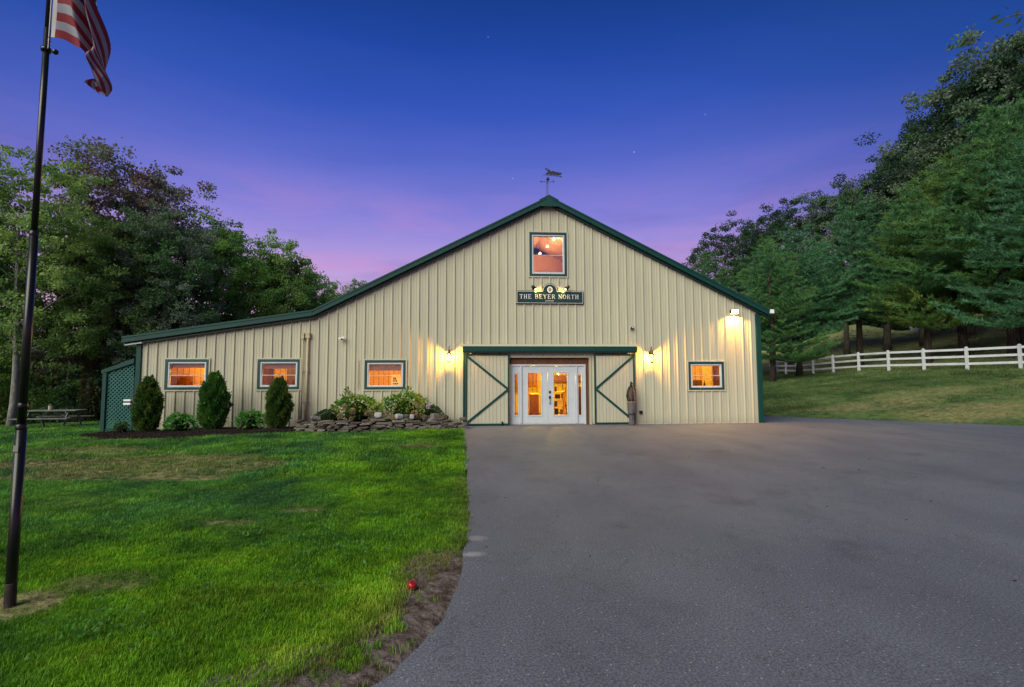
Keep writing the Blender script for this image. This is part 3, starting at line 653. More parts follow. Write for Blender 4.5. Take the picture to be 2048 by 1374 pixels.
H_(MB().box(-.40, 5.69, -.225, -.205, 2.50, 2.5455), 'hood_lip', green_d)
H_(MB().box(-.40, -.37, -.214, -.03, 2.53, 2.70).box(5.66, 5.69, -.214, -.03, 2.53, 2.70), 'hood_end', beige_trim)
mb = MB(); mb.add([(-.41, -.25, 2.712), (5.70, -.25, 2.712), (5.70, -.038, 2.79), (-.41, -.038, 2.79), (-.41, -.25, 2.722), (5.70, -.25, 2.722), (5.70, -.038, 2.80), (-.41, -.038, 2.80)],
                  [(0, 3, 2, 1), (4, 5, 6, 7), (0, 1, 5, 4), (1, 2, 6, 5), (2, 3, 7, 6), (3, 0, 4, 7)])
H_(mb, 'drip_flashing', beige_trim)
H_(MB().tube([(-.36, -.14, 2.52), (5.65, -.14, 2.52)], .03, 8), 'track_rail', green_d)
mb = MB(); mb.box(-.385, -.325, -.05, .0, .0, 2.50); mb.build('post_trim', green_m, barn, bevel=.003)
mb = MB(); mb.box(-.50, -.388, -.045, .0, .0, 2.72); mb.build('post_trim', beige_trim, barn, bevel=.003)
mb = MB(); mb.box(XL+.06, -.52, -.022, .0, .0, .018); mb.box(5.66, XR-.13, -.022, .0, .0, .018); mb.build('base_flashing', beige_trim, barn)

# ------------------------------------------------------------------ rooms behind the glass
def room(x0, x1, depth, zt, wall=inw_m, z0=.03):
    r = node('room', barn, ((x0+x1)/2, .15, z0)); ox = (x0+x1)/2
    def B(m, nm, mt, **k):
        m.v = [(x-ox, y-.15, z-z0) for x, y, z in m.v]; return m.build(nm, mt, r, **k)
    B(MB().box(x0, x1, depth, depth+.05, z0, zt), 'back_wall', wall)
    B(MB().box(x0-.05, x0, .15, depth, z0, zt), 'side_wall', wall)
    B(MB().box(x1, x1+.05, .15, depth, z0, zt), 'side_wall', wall)
    B(MB().box(x0, x1, .15, depth, zt, zt+.04), 'ceiling', inw2_m)
    bt = MB(); x = x0+.12
    while x < x1-.05: bt.box(x-.006, x+.006, depth-.008, depth-.001, z0, zt-.01); x += .2
    B(bt, 'panel_joints', cab_m, kind='stuff')
    return r
def lamp(loc, power, col=(1, .72, .05), size=.08):
    l = bpy.data.lights.new('room_light', 'POINT'); l.energy = power; l.color = col; l.shadow_soft_size = size
    o = bpy.data.objects.new('room_light', l); o.location = loc; link(o); return o
room(XL+.11, -8.5, 1.35, 2.52); room(-8.4, -5.5, 2.1, 2.52); room(-5.4, -.6, 3.4, 2.52); room(.6, 6.0, 6.0, 2.5, inw2_m); r4 = room(6.1, XR-.17, 2.1, 2.5)
MB().box(.98, 1.75, 1.925, 1.945, .0, 2.4).build('pale_wall_panel', paper_m, r4)
def pendant(x, y, z, label, power, zc=2.5, vis=True):
    t = thing('pendant_lamp', label, 'lamp', (x, y, z), 'lamps inside the barn')
    MB().tube([(0, 0, .07), (0, 0, zc-z)], .006, 6).build('cord', dark_m, t)
    MB().lathe([(.02, .10), (.03, .08), (.11, .03), (.12, .025)], n=16).build('lamp_shade', brass_m, t, smooth=True)
    MB().lathe([(.005, -.03), (.03, -.015), (.035, 0), (.02, .02)], n=10).build('bulb', bulb_m, t, smooth=True)
    lamp((x, y, z-.20), power)
pendant(-9.3, .5, 2.43, 'hanging lamp in the room of the far left window', 34)
pendant(-7.0, .5, 2.43, 'hanging lamp in the room of the second window from the left', 48)
pendant(-3.1, .6, 2.43, 'hanging lamp in the room of the window above the hydrangeas', 135)
pendant(8.9, .5, 2.40, 'hanging lamp in the room of the window under the floodlight', 62)
pendant(3.46, 3.2, 1.80, 'hanging lamp seen through the right glass door', 150)
pendant(2.3, 2.2, 1.88, 'hanging lamp seen through the left glass door', 85)
# furniture seen through the glass
def cabinet(x0, x1, y0, y1, z0, z1, label, m=cab_m, doors=2, name='cabinet', cat='cabinet', top=None):
    t = thing(name, label, cat, ((x0+x1)/2, (y0+y1)/2, z0)); ox, oy = (x0+x1)/2, (y0+y1)/2
    def B(mm, nm, mt, **k):
        mm.v = [(x-ox, y-oy, z-z0) for x, y, z in mm.v]; return mm.build(nm, mt, t, **k)
    B(MB().box(x0, x1, y0, y1, z0, z1), 'carcass', m, bevel=.006)
    w = (x1-x0)/doors
    for i in range(doors):
        d = B(MB().box(x0+i*w+.02, x0+(i+1)*w-.02, y0-.022, y0-.001, z0+.04, z1-.04), 'cabinet_door', m, bevel=.006)
    if top: B(MB().box(x0-.03, x1+.03, y0-.05, y1, z1, z1+.04), 'countertop', top)
    return t
cabinet(-10.62, -9.98, .95, 1.30, .03, 1.72, 'brown wooden cabinet with a dark knot inside the far left window', cab_m, 2)
cabinet(-8.1, -7.50, 1.6, 2.05, .03, 2.2, 'dark cabinet on the left inside the second window', cab_d, 2)
cabinet(-6.86, -6.2, 1.6, 2.05, .03, 2.2, 'dark cabinet behind the arborvitae inside the second window', cab_d, 1)
cabinet(2.0, 2.74, 4.6, 5.2, 1.22, 2.2, 'tall reddish wall cupboard seen through the left glass door', cab_m, 4)
cabinet(2.30, 2.62, 3.0, 3.6, .03, .96, 'brown counter seen through the left glass door', cab_m, 3, 'counter', 'counter', paper_m)
cabinet(3.4, 4.9, 5.3, 5.9, 1.42, 1.72, 'long brown wall cupboard at the back of the hall seen through the right glass door', cab_m, 4)
cabinet(4.3, 4.9, 3.4, 4.0, .03, 1.25, 'dark chest seen through the right sidelight', cab_d, 2, 'chest', 'chest')
cabinet(8.0, 8.82, 1.5, 2.05, .03, 1.52, 'dark sideboard inside the window under the floodlight', cab_d, 3, 'sideboard', 'sideboard')
cabinet(9.36, 9.50, 1.4, 1.7, .03, 2.15, 'narrow dark framed cabinet at the right of the right hand window', cab_d, 1)
t = thing('shelf_rack', 'open shelf with framed boards seen through the right glass door', 'shelf', (3.42, 2.9, .03))
for zz_ in (.1, .42, .74, 1.02): MB().box(-.22, .22, -.15, .15, zz_, zz_+.025).build('shelf', inw_m, t)
for xx in (-.23, .20): MB().box(xx, xx+.03, -.15, .15, 0, 1.08).build('upright', inw_m, t)
for i, (xx, zz_, w_, h_, m_) in enumerate([(-.12, .125, .16, .24, ink_m), (.10, .125, .10, .2, cab_m), (-.13, .445, .12, .22, cab_d), (.05, .445, .18, .24, paper_m), (-.05, .765, .2, .17, ink_m), (.13, .765, .07, .2, cab_m), (-.13, 1.045, .09, .2, cab_d)]):
    o = MB().box(3.42+xx-w_/2, 3.42+xx+w_/2, 2.82, 2.86, .03+zz_, .03+zz_+h_).build('framed_board', m_)
    tag(o, ['dark framed board on the bottom shelf behind the right glass door', 'small brown frame on the bottom shelf', 'dark frame on the second shelf at the left', 'pale board on the second shelf', 'long dark board on the third shelf', 'narrow brown frame on the third shelf', 'small dark frame standing on the top shelf'][i], 'framed board', 'boards on the shelf inside the doors')
t = thing('easel', 'slanted wooden easel seen through the right glass door', 'easel', (3.74, 3.0, .03))
MB().bar((-.14, 0, 1.35), (.05, 0, .0), .03, .03, up=(0, 1, 0)).build('leg', cab_d, t); MB().bar((.0, .12, 1.2), (-.02, .3, 0), .03, .03).build('leg', cab_d, t); MB().box(-.12, .1, -.04, 0, .45, .48).build('ledge', cab_d, t)
t = thing('lettered_board', 'pale board with brown script lettering inside the window above the hydrangeas', 'sign', (-2.74, .5, 1.36))
MB().box(-.17, .17, 0, .02, 0, .40).build('board', paper_m, t)
lt = MB()
for r_, (zz_, ws) in enumerate(((.26, (.03, .02, .03)), (.17, (.04, .03, .05)), (.07, (.05, .04, .07)))):
    x = -.10
    for w_ in ws: lt.bar((x, -.004, zz_), (x+w_, -.004, zz_+.015), .022, .004, up=(0, 1, 0)); lt.bar((x+w_*.3, -.004, zz_-.03), (x+w_*.5, -.004, zz_+.05), .014, .0045, up=(0, 1, 0)); x += w_+.012
lt.build('lettering', ink_m, t)
for i, (xx, hh) in enumerate(((8.32, .28), (8.47, .34), (8.98, .30))):
    t = thing('bottle', ('tall dark bottle at the left on the sideboard', 'tallest dark bottle on the sideboard', 'dark vase on the stand right of the sideboard')[i], 'bottle', (xx, 1.66, 1.52 if i < 2 else 1.2), 'bottles inside the window under the floodlight')
    MB().lathe([(.035, 0), (.04, .02), (.04, hh*.55), (.014, hh*.75), (.013, hh), (.018, hh+.005)], n=12).build('glass_body', ink_m, t, smooth=True)
o = cabinet(8.88, 9.08, 1.5, 1.8, .03, 1.2, 'slim plant stand beside the sideboard', cab_d, 1, 'stand', 'stand')
# loft behind the upper window
lf = node('loft_room', barn, (2.6, .15, 4.9))
def Lf(m, nm, mt): m.v = [(x-2.6, y-.15, z-4.9) for x, y, z in m.v]; return m.build(nm, mt, lf)
loft_m = mat('loft_plaster', (.66, .44, .30), .9, .1, noise=(1.5, (.52, .36, .28), .3, .8))
Lf(MB().box(-.4, 5.6, .15, 3.6, 4.86, 4.9), 'floor', floor_m); Lf(MB().box(-.4, 5.6, 3.6, 3.65, 4.9, 6.9), 'back_wall', loft_m)
Lf(MB().prism([(-.5, 5.6), (2.6, 7.2), (2.6, 7.25), (-.5, 5.65)], .15, 3.6), 'ceiling', loft_m); Lf(MB().prism([(2.6, 7.2), (5.7, 5.6), (5.7, 5.65), (2.6, 7.25)], .15, 3.6), 'ceiling', loft_m)
Lf(MB().box(-.45, -.4, .15, 3.6, 4.9, 5.7), 'side_wall', loft_m); Lf(MB().box(5.6, 5.65, .15, 3.6, 4.9, 5.7), 'side_wall', loft_m)
for i, (x, y, z) in enumerate(((2.98, 1.0, 6.85), (2.83, 1.7, 6.75), (2.66, 2.6, 6.70))):
    t = thing('globe_lamp', ('highest lit globe lamp in the loft window', 'middle lit globe lamp in the loft window', 'lowest lit globe lamp behind the meeting rail of the loft window')[i], 'lamp', (x, y, z), 'lamps inside the loft')
    MB().lathe([(.01, -.05), (.04, -.03), (.05, 0), (.04, .03), (.01, .05)], n=12).build('globe', bulb_w, t, smooth=True)
    MB().tube([(0, 0, .045), (0, 0, 7.0-abs(x-2.6)*.5-z+.15)], .008, 6).build('stem', brass_m, t)
    lamp((x, y-.02, z-.15), 17, (1, .52, .22))

# ------------------------------------------------------------------ lights and fittings on the wall
def lantern(x, z, label):
    t = thing('wall_lantern', label, 'wall lantern', (x, -.04, z), 'lanterns either side of the barn doors')
    MB().box(-.045, .045, -.02, .0, -.02, .10).build('back_plate', bronze_m, t, bevel=.006)
    MB().tube([(0, -.01, .04), (0, -.05, .16), (0, -.10, .24), (0, -.15, .25), (0, -.17, .20), (0, -.17, .14)], [.010, .011, .012, .012, .011, .012], 8).build('bracket_arm', bronze_m, t, smooth=True)
    c = (0, -.17, 0)
    MB().lathe([(.012, .15), (.03, .13), (.038, .09), (.05, .05), (.06, .02), (.105, -.025), (.112, -.04), (.10, -.045)], c, 12).build('cap', brass_m, t, smooth=False)
    gl_ = MB()
    for k in range(6):
        a = 2*math.pi*k/6; b_ = 2*math.pi*(k+1)/6
        V = [(c[0]+.088*math.cos(a), c[1]+.088*math.sin(a), -.05), (c[0]+.088*math.cos(b_), c[1]+.088*math.sin(b_), -.05), (c[0]+.070*math.cos(b_), c[1]+.070*math.sin(b_), -.27), (c[0]+.070*math.cos(a), c[1]+.070*math.sin(a), -.27)]
        gl_.add(V, [(0, 1, 2, 3)])
    gl_.build('glass_panel', lamp_glass, t)
    cg = MB()
    for k in range(6):
        a = 2*math.pi*k/6; cg.bar((c[0]+.090*math.cos(a), c[1]+.090*math.sin(a), -.045), (c[0]+.072*math.cos(a), c[1]+.072*math.sin(a), -.28), .007, .007)
    cg.build('cage', brass_m, t)
    MB().lathe([(.02, -.33), (.045, -.315), (.075, -.29), (.08, -.275), (.07, -.272)], c, 12).build('base_cup', brass_m, t)
    for k in range(3):
        a = 2*math.pi*k/3+.5; p = (c[0]+.03*math.cos(a), c[1]+.03*math.sin(a))
        MB().tube([(p[0], p[1], -.27), (p[0], p[1], -.21)], .009, 8).build('candle', cream_m, t)
        MB().lathe([(.004, -.21), (.014, -.19), (.012, -.165), (.002, -.14)], (p[0], p[1], 0), 8).build('bulb', bulb_m, t, smooth=True)
    l = bpy.data.lights.new('lantern_light', 'POINT'); l.energy = 150; l.color = (1, .46, .07); l.shadow_soft_size = .035
    o = bpy.data.objects.new('lantern_light', l); o.location = (0, -.17, -.125); link(o, t)
lantern(-.865, 2.47, 'lit lantern on the wall left of the barn doors'); lantern(6.22, 2.45, 'lit lantern on the wall right of the barn doors')

t = thing('floodlight', 'bright rectangular floodlight high on the right end of the wall', 'floodlight', (9.32, 0, 3.98))
MB().box(-.06, .06, -.06, 0, -.06, .06).build('mount', bronze_m, t, bevel=.005)
MB().box(-.13, .13, -.19, -.06, -.055, .075).build('housing', bronze_m, t, bevel=.012)
MB().box(-.12, .12, -.204, -.192, -.07, .065).build('lamp_face', led_m, t, bevel=.006)
MB().box(-.12, .12, -.18, -.09, -.074, -.062).build('down_lens', led_m, t)
l = bpy.data.lights.new('flood_light', 'AREA'); l.shape = 'RECTANGLE'; l.size = .24; l.size_y = .10; l.energy = 75; l.color = (1, .48, .10); l.spread = R(150)
o = bpy.data.objects.new('flood_light', l); link(o, t); o.location = (0, -.16, -.085); o.rotation_euler = Vector((0, -.12, -1)).to_track_quat('-Z', 'Y').to_euler()
l = bpy.data.lights.new('flood_light_front', 'SPOT'); l.energy = 190; l.color = (1, .52, .30); l.spot_size = R(150); l.spot_blend = .8; l.shadow_soft_size = .1
o = bpy.data.objects.new('flood_light_front', l); link(o, t); o.location = (0, -.26, 0); o.rotation_euler = Vector((-.35, -1, -.75)).to_track_quat('-Z', 'Y').to_euler()

# name board: stepped arch, cream line, raised serif letters, emblem
sg = thing('name_sign', 'green name board with cream serif letters and arched emblem under the upper window', 'sign', (2.645, -.04, 4.22))
def board(inset, y0, y1, m, name, par=sg):
    hw = 1.195-inset; zb = inset; zt = .47-inset; r = .285-inset; out = [(-hw, zb), (hw, zb), (hw, zt)]
    z_c = .44
    a0 = math.asin((zt-z_c)/r) if abs(zt-z_c) < r else 0
    for k in range(17):
        a = a0+(math.pi-2*a0)*k/16; out.append((r*math.cos(a), z_c+r*math.sin(a)))
    out.append((-hw, zt)); MB().prism(out, y0, y1).build(name, m, par, bevel=.004)
board(0, -.03, 0, green_d, 'board'); board(.022, -.036, -.031, cream_m, 'cream_line'); board(.038, -.041, -.037, signg_m, 'panel_face')
# letters from strokes: (x0,z0,x1,z1,w)
GL = {'T': [(.5, 0, .5, 1, .2), (.02, .96, .98, .96, .1), (.05, .96, .05, .8, .08), (.95, .96, .95, .8, .08), (.3, .03, .7, .03, .07)],
      'H': [(.2, 0, .2, 1, .2), (.8, 0, .8, 1, .2), (.2, .52, .8, .52, .08), (.02, .03, .38, .03, .07), (.62, .03, .98, .03, .07), (.02, .97, .38, .97, .07), (.62, .97, .98, .97, .07)],
      'E': [(.25, 0, .25, 1, .2), (.05, .96, .85, .96, .09), (.25, .52, .65, .52, .08), (.05, .04, .9, .04, .09), (.85, .96, .85, .78, .08), (.9, .04, .9, .25, .08), (.65, .4, .65, .64, .07)],
      'B': [(.25, 0, .25, 1, .2), (.08, .96, .62, .96, .08), (.08, .53, .7, .53, .08), (.08, .04, .65, .04, .08), (.62, .96, .8, .84, .12), (.8, .86, .8, .66, .16), (.8, .68, .64, .53, .12), (.66, .53, .88, .4, .12), (.88, .42, .88, .17, .17), (.88, .18, .64, .04, .12)],
      'Y': [(.5, 0, .5, .5, .2), (.12, .96, .5, .45, .19), (.88, .96, .5, .45, .1), (0, .97, .3, .97, .07), (.7, .97, 1, .97, .07), (.3, .03, .7, .03, .07)],
      'R': [(.22, 0, .22, 1, .2), (.05, .96, .6, .96, .08), (.2, .5, .6, .5, .08), (.58, .96, .78, .84, .12), (.78, .86, .78, .62, .17), (.78, .64, .58, .5, .12), (.5, .5, .92, .03, .19), (.05, .03, .4, .03, .07), (.8, .03, 1, .03, .07)],
      'N': [(.15, 0, .15, 1, .09), (.88, 0, .88, 1, .09), (.12, .97, .88, .03, .21), (0, .97, .25, .97, .07), (.72, .97, 1, .97, .07), (0, .03, .3, .03, .07)],
      'O': [(.5+.42*math.cos(a), .5+.47*math.sin(a), .5+.42*math.cos(a+.46), .5+.47*math.sin(a+.46), .1+.1*abs(math.cos(a+.23))) for a in [i*2*math.pi/14 for i in range(14)]]}
def word(txt, x, z, h, w, gap, y, m):
    for ch in txt:
        if ch == ' ': x += w*.75; continue
        mb = MB()
        for i, (a, b_, c, d, s) in enumerate(GL[ch]): mb.bar((x+a*w, y-i*.0003, z+b_*h), (x+c*w, y-i*.0003, z+d*h), s*w*.9, .006, up=(0, 1, 0))
        mb.build('letter', m, sg); x += w+gap
    return x
word('THE BEYER NORTH', -1.075, .175, .155, .122, .027, -.045, cream_m)
sm_ = MB()
for i in range(9): sm_.bar((-.15+i*.034, -.043, .085), (-.15+i*.034+(.008 if i % 2 else -.004), -.043, .118), .012, .004, up=(0, 1, 0)); sm_.bar((-.155+i*.034, -.0435, .10+(i % 3)*.007), (-.135+i*.034, -.0435, .10+(i % 3)*.007), .008, .004, up=(0, 1, 0))
sm_.build('small_lettering', cream_m, sg)
em = MB(); out = [(.098*math.cos(2*math.pi*k/20), .50+.112*math.sin(2*math.pi*k/20)) for k in range(20)]; em.prism(out, -.047, -.042); e = em.build('emblem', cream_m, sg)
em = MB()
for k in range(9):
    a = 2*math.pi*k/9; em.bar((.018*math.cos(a), -.049, .50+.018*math.sin(a)), (.058*math.cos(a+.3), -.049, .50+.068*math.sin(a+.3)), .016, .004, up=(0, 1, 0))
em.build('emblem_figure', maroon_m, e)
for sx, nm in ((-1, 'left'), (1, 'right')):
    x = 2.645+sx*.62; t = thing('sign_spotlight', f'small lit spotlight on the {nm} side above the name board', 'spotlight', (x, -.03, 4.72), 'spotlights over the name board')
    MB().tube([(0, 0, .0), (0, -.08, .06), (0, -.2, .08)], .012, 8).build('bracket', bronze_m, t)
    d = Vector((-sx*.75, .1, -.65)).normalized(); p = Vector((0, -.2, .07))
    MB().tube([p-d*.06, p-d*.05, p+d*.01, p+d*.10], [.02, .045, .055, .07], 12).build('lamp_head', black_m if sx < 0 else bronze_m, t, smooth=True)
    q = p+d*.115
    MB().lathe([(.008, -.028), (.028, -.015), (.034, 0), (.028, .015), (.008, .028)], tuple(q), 10).build('bulb', bulb_w, t, smooth=True)
    l = bpy.data.lights.new('sign_light', 'SPOT'); l.energy = 7; l.color = (1, .62, .18); l.spot_size = R(120); l.spot_blend = .7; l.shadow_soft_size = .03
    o = bpy.data.objects.new('sign_light', l); link(o, t); o.location = q+d*.05; o.rotation_euler = (d+Vector((0, .9, .3))).to_track_quat('-Z', 'Y').to_euler()
# weather vane
wv = thing('weather_vane', 'black iron weather vane with globe and figure on the roof peak', 'weather vane', (2.60, -.10, 8.06))
MB().tube([(0, 0, -.05), (0, 0, 1.02)], .011, 6).build('rod', vane_m, wv); MB().tube([(-.055, 0, -.07), (-.04, 0, .56)], .009, 6).build('brace_rod', vane_m, wv)
MB().tube([(-.23, 0, .545), (.21, 0, .545)], .008, 6).build('arm', vane_m, wv); MB().tube([(0, -.2, .552), (0, .2, .552)], .008, 6).build('arm', vane_m, wv)
MB().prism([(-.29, .545), (-.22, .575), (-.22, .515)], -.006, .006).build('arrow_head', vane_m, wv)
MB().box(.205, .222, -.005, .005, .515, .60).bar((.222, 0, .59), (.25, 0, .53), .004, .004).box(.17, .204, -.005, .005, .583, .6).build('letter', vane_m, wv)
MB().lathe([(.01, -.06), (.04, -.05), (.062, 0), (.04, .05), (.01, .06)], (0, 0, .645), 14).build('globe', vane_m, wv, smooth=True)
MB().bar((-.13, 0, .80), (.48, 0, .745), .012, .014, up=(0, 1, 0)).prism([(.44, .775), (.53, .735), (.43, .72)], -.006, .006).bar((-.13, 0, .80), (-.17, 0, .74), .012, .012, up=(0, 1, 0)).build('pointer', vane_m, wv)
fg = MB(); out = [(-.08, .84), (-.03, .82), (.05, .82), (.12, .80), (.2, .81), (.3, .79), (.46, .80), (.52, .875), (.4, .90), (.28, .92), (.18, .95), (.1, .93), (.06, 1.0), (.01, .985), (.01, .90), (-.04, .88)]
fg.prism(out, -.008, .008).build('figure_body', vane_m, wv)
fg = MB()
for k in range(10):
    a = 2*math.pi*k/10; b_ = 2*math.pi*(k+1)/10; fg.bar((-.045+.035*math.cos(a), 0, 1.01+.04*math.sin(a)), (-.045+.035*math.cos(b_), 0, 1.01+.04*math.sin(b_)), .024, .012, up=(0, 1, 0))
fg.build('figure_head', vane_m, wv)
fg = MB()
for a, b_ in (((.0, .84), (-.06, .80)), ((.12, .82), (.09, .78)), ((.22, .82), (.25, .77)), ((.33, .81), (.38, .76))): fg.bar((a[0], 0, a[1]), (b_[0], 0, b_[1]), .022, .012, up=(0, 1, 0))
fg.build('figure_legs', vane_m, wv)
# conduits, cameras, outlet, sensor
for i, (x, r, zt) in enumerate(((-5.76, .020, 3.10), (-5.60, .034, 3.12))):
    t = thing('wall_pipe', ('thin beige vertical pipe on the wall right of the second window', 'thicker beige vertical pipe with a capped box top, right of the thin one')[i], 'pipe', (x, -.07, .12), 'pipes on the barn wall')
    MB().tube([(0, 0, 0), (0, 0, zt-.12)], r, 10).build('pipe', pipe_m, t, smooth=True)
    MB().box(-.05-.02*i, .05+.02*i, -.045, .06, zt-.26, zt-.06).build('junction_box', pipe_m, t, bevel=.008)
    for zz_ in (.75, 1.75): MB().box(-r-.02, r+.02, -r-.008, .03, zz_, zz_+.025).build('strap', pipe_m, t)
mb = MB(); mb.tube([(-3.93, -.05, 1.3), (-3.93, -.05, 2.22), (-3.93, -.09, 2.26), (-3.87, -.09, 2.26)], .012, 6); tag(mb.build('hook_conduit', pipe_m), 'thin hooked conduit on the wall left of the third window', 'conduit')
t = thing('security_camera', 'small white bullet camera on the wall over the pipes', 'camera', (-4.47, -.04, 2.97))
MB().tube([(0, 0, 0), (0, -.06, .01)], .02, 8).build('mount', camw_m, t); MB().bar((-.10, -.11, -.02), (.09, -.07, .035), .07, .07).build('camera_body', camw_m, t, bevel=.012); MB().tube([(.02, -.16, -.035), (.02, -.12, -.02)], .03, 10).build('lens', dark_m, t)
t = thing('motion_sensor', 'small dark dome sensor on the wall above the right barn door', 'sensor', (5.57, -.04, 3.38))
MB().box(-.07, .07, -.03, .01, -.05, .07).build('base', beige_trim, t, bevel=.01); MB().lathe([(.01, -.05), (.045, -.04), (.058, 0), (.04, .04), (.01, .05)], (0, -.05, 0), 12).build('dome', black_m, t, smooth=True); MB().box(-.02, .02, -.112, -.108, -.01, .02).build('lens', camw_m, t)
t = thing('wall_outlet', 'dark covered outlet low on the wall right of the carved statue', 'outlet', (5.84, -.02, .41))
MB().box(-.055, .055, -.05, 0, -.055, .055).build('cover', bronze_m, t, bevel=.008); MB().box(-.045, .045, -.066, -.05, -.005, .045).build('flap', black_m, t, bevel=.006)
mb = MB(); mb.tube([(.95, -.14, .0), (.95, -.14, .10)], .02, 8); mb.lathe([(.03, 0), (.035, .03), (.02, .06)], (.95, -.14, 0.09), 8); tag(mb.build('door_stop', black_m), 'small dark stop at the foot of the left barn door', 'door stop')

# lattice lean-to at the left end
lx0, lx1 = -12.02, -11.12
lt_ = thing('lattice_screen', 'green sloping lattice screen at the left end of the barn', 'lattice', (lx0, 0, 0))
def LB(m, nm, mt, **k): m.v = [(x-lx0, y, z) for x, y, z in m.v]; return m.build(nm, mt, lt_, **k)
LB(MB().box(lx0-.06, lx0+.06, -.06, .06, -.06, 1.84), 'post', green_m, bevel=.004)
LB(MB().prism([(lx0-.10, 1.80), (lx1, 2.15), (lx1, 2.31), (lx0-.10, 1.92)], -.07, .07), 'top_rail', green_m, bevel=.004)
lm = mat('lattice_green', (.012, .10, .09), .5, .35, noise=(4, (.02, .12, .11), .3, .8))
la = MB(); sp_ = .125; zl = lambda x: 1.80+(x-lx0)*.39
for sgn in (1, -1):
    k = -40
    while k < 60:
        # line z = sgn*(x-lx0) + c clipped to the panel
        c = k*sp_; pts = []
        for i in range(61):
            x = lx0+.05+(lx1-.03-lx0-.05)*i/60; z = sgn*(x-lx0)+c
            if .0 < z < zl(x): pts.append((x, z))
        if len(pts) > 2: la.bar((pts[0][0], -.004*sgn, pts[0][1]), (pts[-1][0], -.004*sgn, pts[-1][1]), .036, .007, up=(0, 1, 0))
        k += 1
LB(la, 'lattice_slats', lm, kind='stuff')
LB(MB().box(lx0+.06, lx1, -.03, .03, -.04, .03), 'bottom_rail', green_m)
sd_ = mat('shed_wall_grey', (.012, .02, .024), .9, .1, noise=(4, (.03, .04, .045), .3, .8))
LB(MB().box(lx0, lx1, 1.2, 1.25, -.1, 1.7), 'back_board', sd_)
ch = MB()
for i in range(34): ch.lathe([(.004, -.014), (.014, -.006), (.014, .006), (.004, .014)], (-11.38+.03*math.sin(i*.25), .12, 1.95-i*.052), 6)
tag(ch.build('rain_chain', white_m), 'white hanging rain chain behind the lattice screen', 'chain')
mb = MB(); mb.tube([(-11.38, .12, 2.9), (-11.38, .12, 1.95)], .004, 5)
t = thing('meter_box', 'white two part meter box beside the lattice post', 'meter box', (-11.2, -.10, .84)); MB().box(-.12, .10, -.08, .03, .07, .13).build('box_lid', camw_m, t, bevel=.006); MB().box(-.13, .09, -.07, .03, -.05, .02).build('box_base', camw_m, t, bevel=.006); MB().box(-.11, .08, -.05, .03, .02, .07).build('box_body', dark_m, t)

# ------------------------------------------------------------------ carved statue: hooded bird on a stump
st = thing('carved_statue', 'tall dark carved wooden bird statue standing before the right barn door', 'statue', (5.385, -.42, 0), rz=.1)
def warp(mb, amp, sc_, sq=1.0):
    out = []
    for x, y, z in mb.v:
        a = math.atan2(y, x); k = 1+amp*math.sin(a*5+z*sc_)+amp*.6*math.sin(a*3-z*sc_*1.7+1)
        out.append((x*k, y*k*sq, z))
    mb.v = out; return mb
warp(MB().lathe([(.10, 0), (.115, .03), (.10, .10), (.085, .2), (.095, .30), (.12, .42)], n=20), .10, 22).build('base_stump', carve_g, st, smooth=True)
warp(MB().lathe([(.125, .36), (.135, .45), (.14, .62), (.135, .75), (.12, .80)], n=20), .03, 8).build('trunk_section', carve_g, st, smooth=True)
warp(MB().lathe([(.125, .79), (.15, .85), (.165, .98), (.16, 1.10), (.13, 1.22), (.08, 1.31), (.05, 1.35)], n=24), .07, 12, .8).build('body', carve_m, st, smooth=True)
for s in (-1, 1):
    m = MB().lathe([(.01, .80), (.04, .86), (.058, 1.0), (.06, 1.12), (.045, 1.24), (.015, 1.30)], (s*.105, -.045, 0), 12, .75); m.build('wing', carve_m, st, smooth=True)
    for k in range(3): MB().bar((s*(.03+.03*k), -.135+.012*k, 1.24-.03*k), (s*(.045+.05*k), -.145+.02*k, .83+.02*k), .010, .012).build('feather_groove', carve_l, st)
MB().lathe([(.04, 1.32), (.052, 1.36), (.055, 1.41), (.042, 1.46), (.015, 1.49)], (0, -.03, 0), 14).build('head', carve_m, st, smooth=True)
MB().prism([(-.012, 1.40), (.012, 1.40), (.006, 1.36), (-.006, 1.36)], -.13, -.07).build('beak', carve_l, st)
MB().lathe([(.14, .775), (.15, .79), (.14, .81)], n=20, sq=.9).build('perch_band', carve_l, st, smooth=True)

# ------------------------------------------------------------------ planting bed, stone wall
def bedmesh(name, outline, zf, m, res=.10):
    xs = [p[0] for p in outline]; ys = [p[1] for p in outline]
    X_, Y_ = np.meshgrid(np.arange(min(xs), max(xs)+res, res), np.arange(min(ys), max(ys)+res, res))
    def inside(x, y):
        c = False; n = len(outline); j = n-1
        for i in range(n):
            xi, yi = outline[i]; xj, yj = outline[j]
            if (yi > y) != (yj > y) and x < (xj-xi)*(y-yi)/(yj-yi)+xi: c = not c
            j = i
        return c
    V = []; F = []; idx = {}
    h, w = X_.shape
    for i in range(h):
        for j in range(w):
            x, y = X_[i, j], Y_[i, j]
            V.append((x, y, zf(x, y)+random.uniform(-.012, .012) if inside(x, y) else hz(x, y)-.05))
    for i in range(h-1):
        for j in range(w-1): F.append((i*w+j, i*w+j+1, (i+1)*w+j+1, (i+1)*w+j))
    mb = MB(); mb.add(V, F); return mb.build(name, m, smooth=True)
bo = [(-12.0, -.02), (-12.1, -.9), (-11.2, -2.0), (-9.6, -2.95), (-8.0, -2.95), (-6.6, -2.2), (-5.45, -1.75), (-5.2, -.02)]
bed = bedmesh('mulch_bed', bo, lambda x, y: hz(x, y)+.045+.05*math.exp(-((x+6.3)**2+(y+.9)**2)/.3)+.04*math.exp(-((x+8.1)**2+(y+.9)**2)/.3), mulch_m); tag(bed, 'dark mulch bed along the left part of the barn', kind='structure')
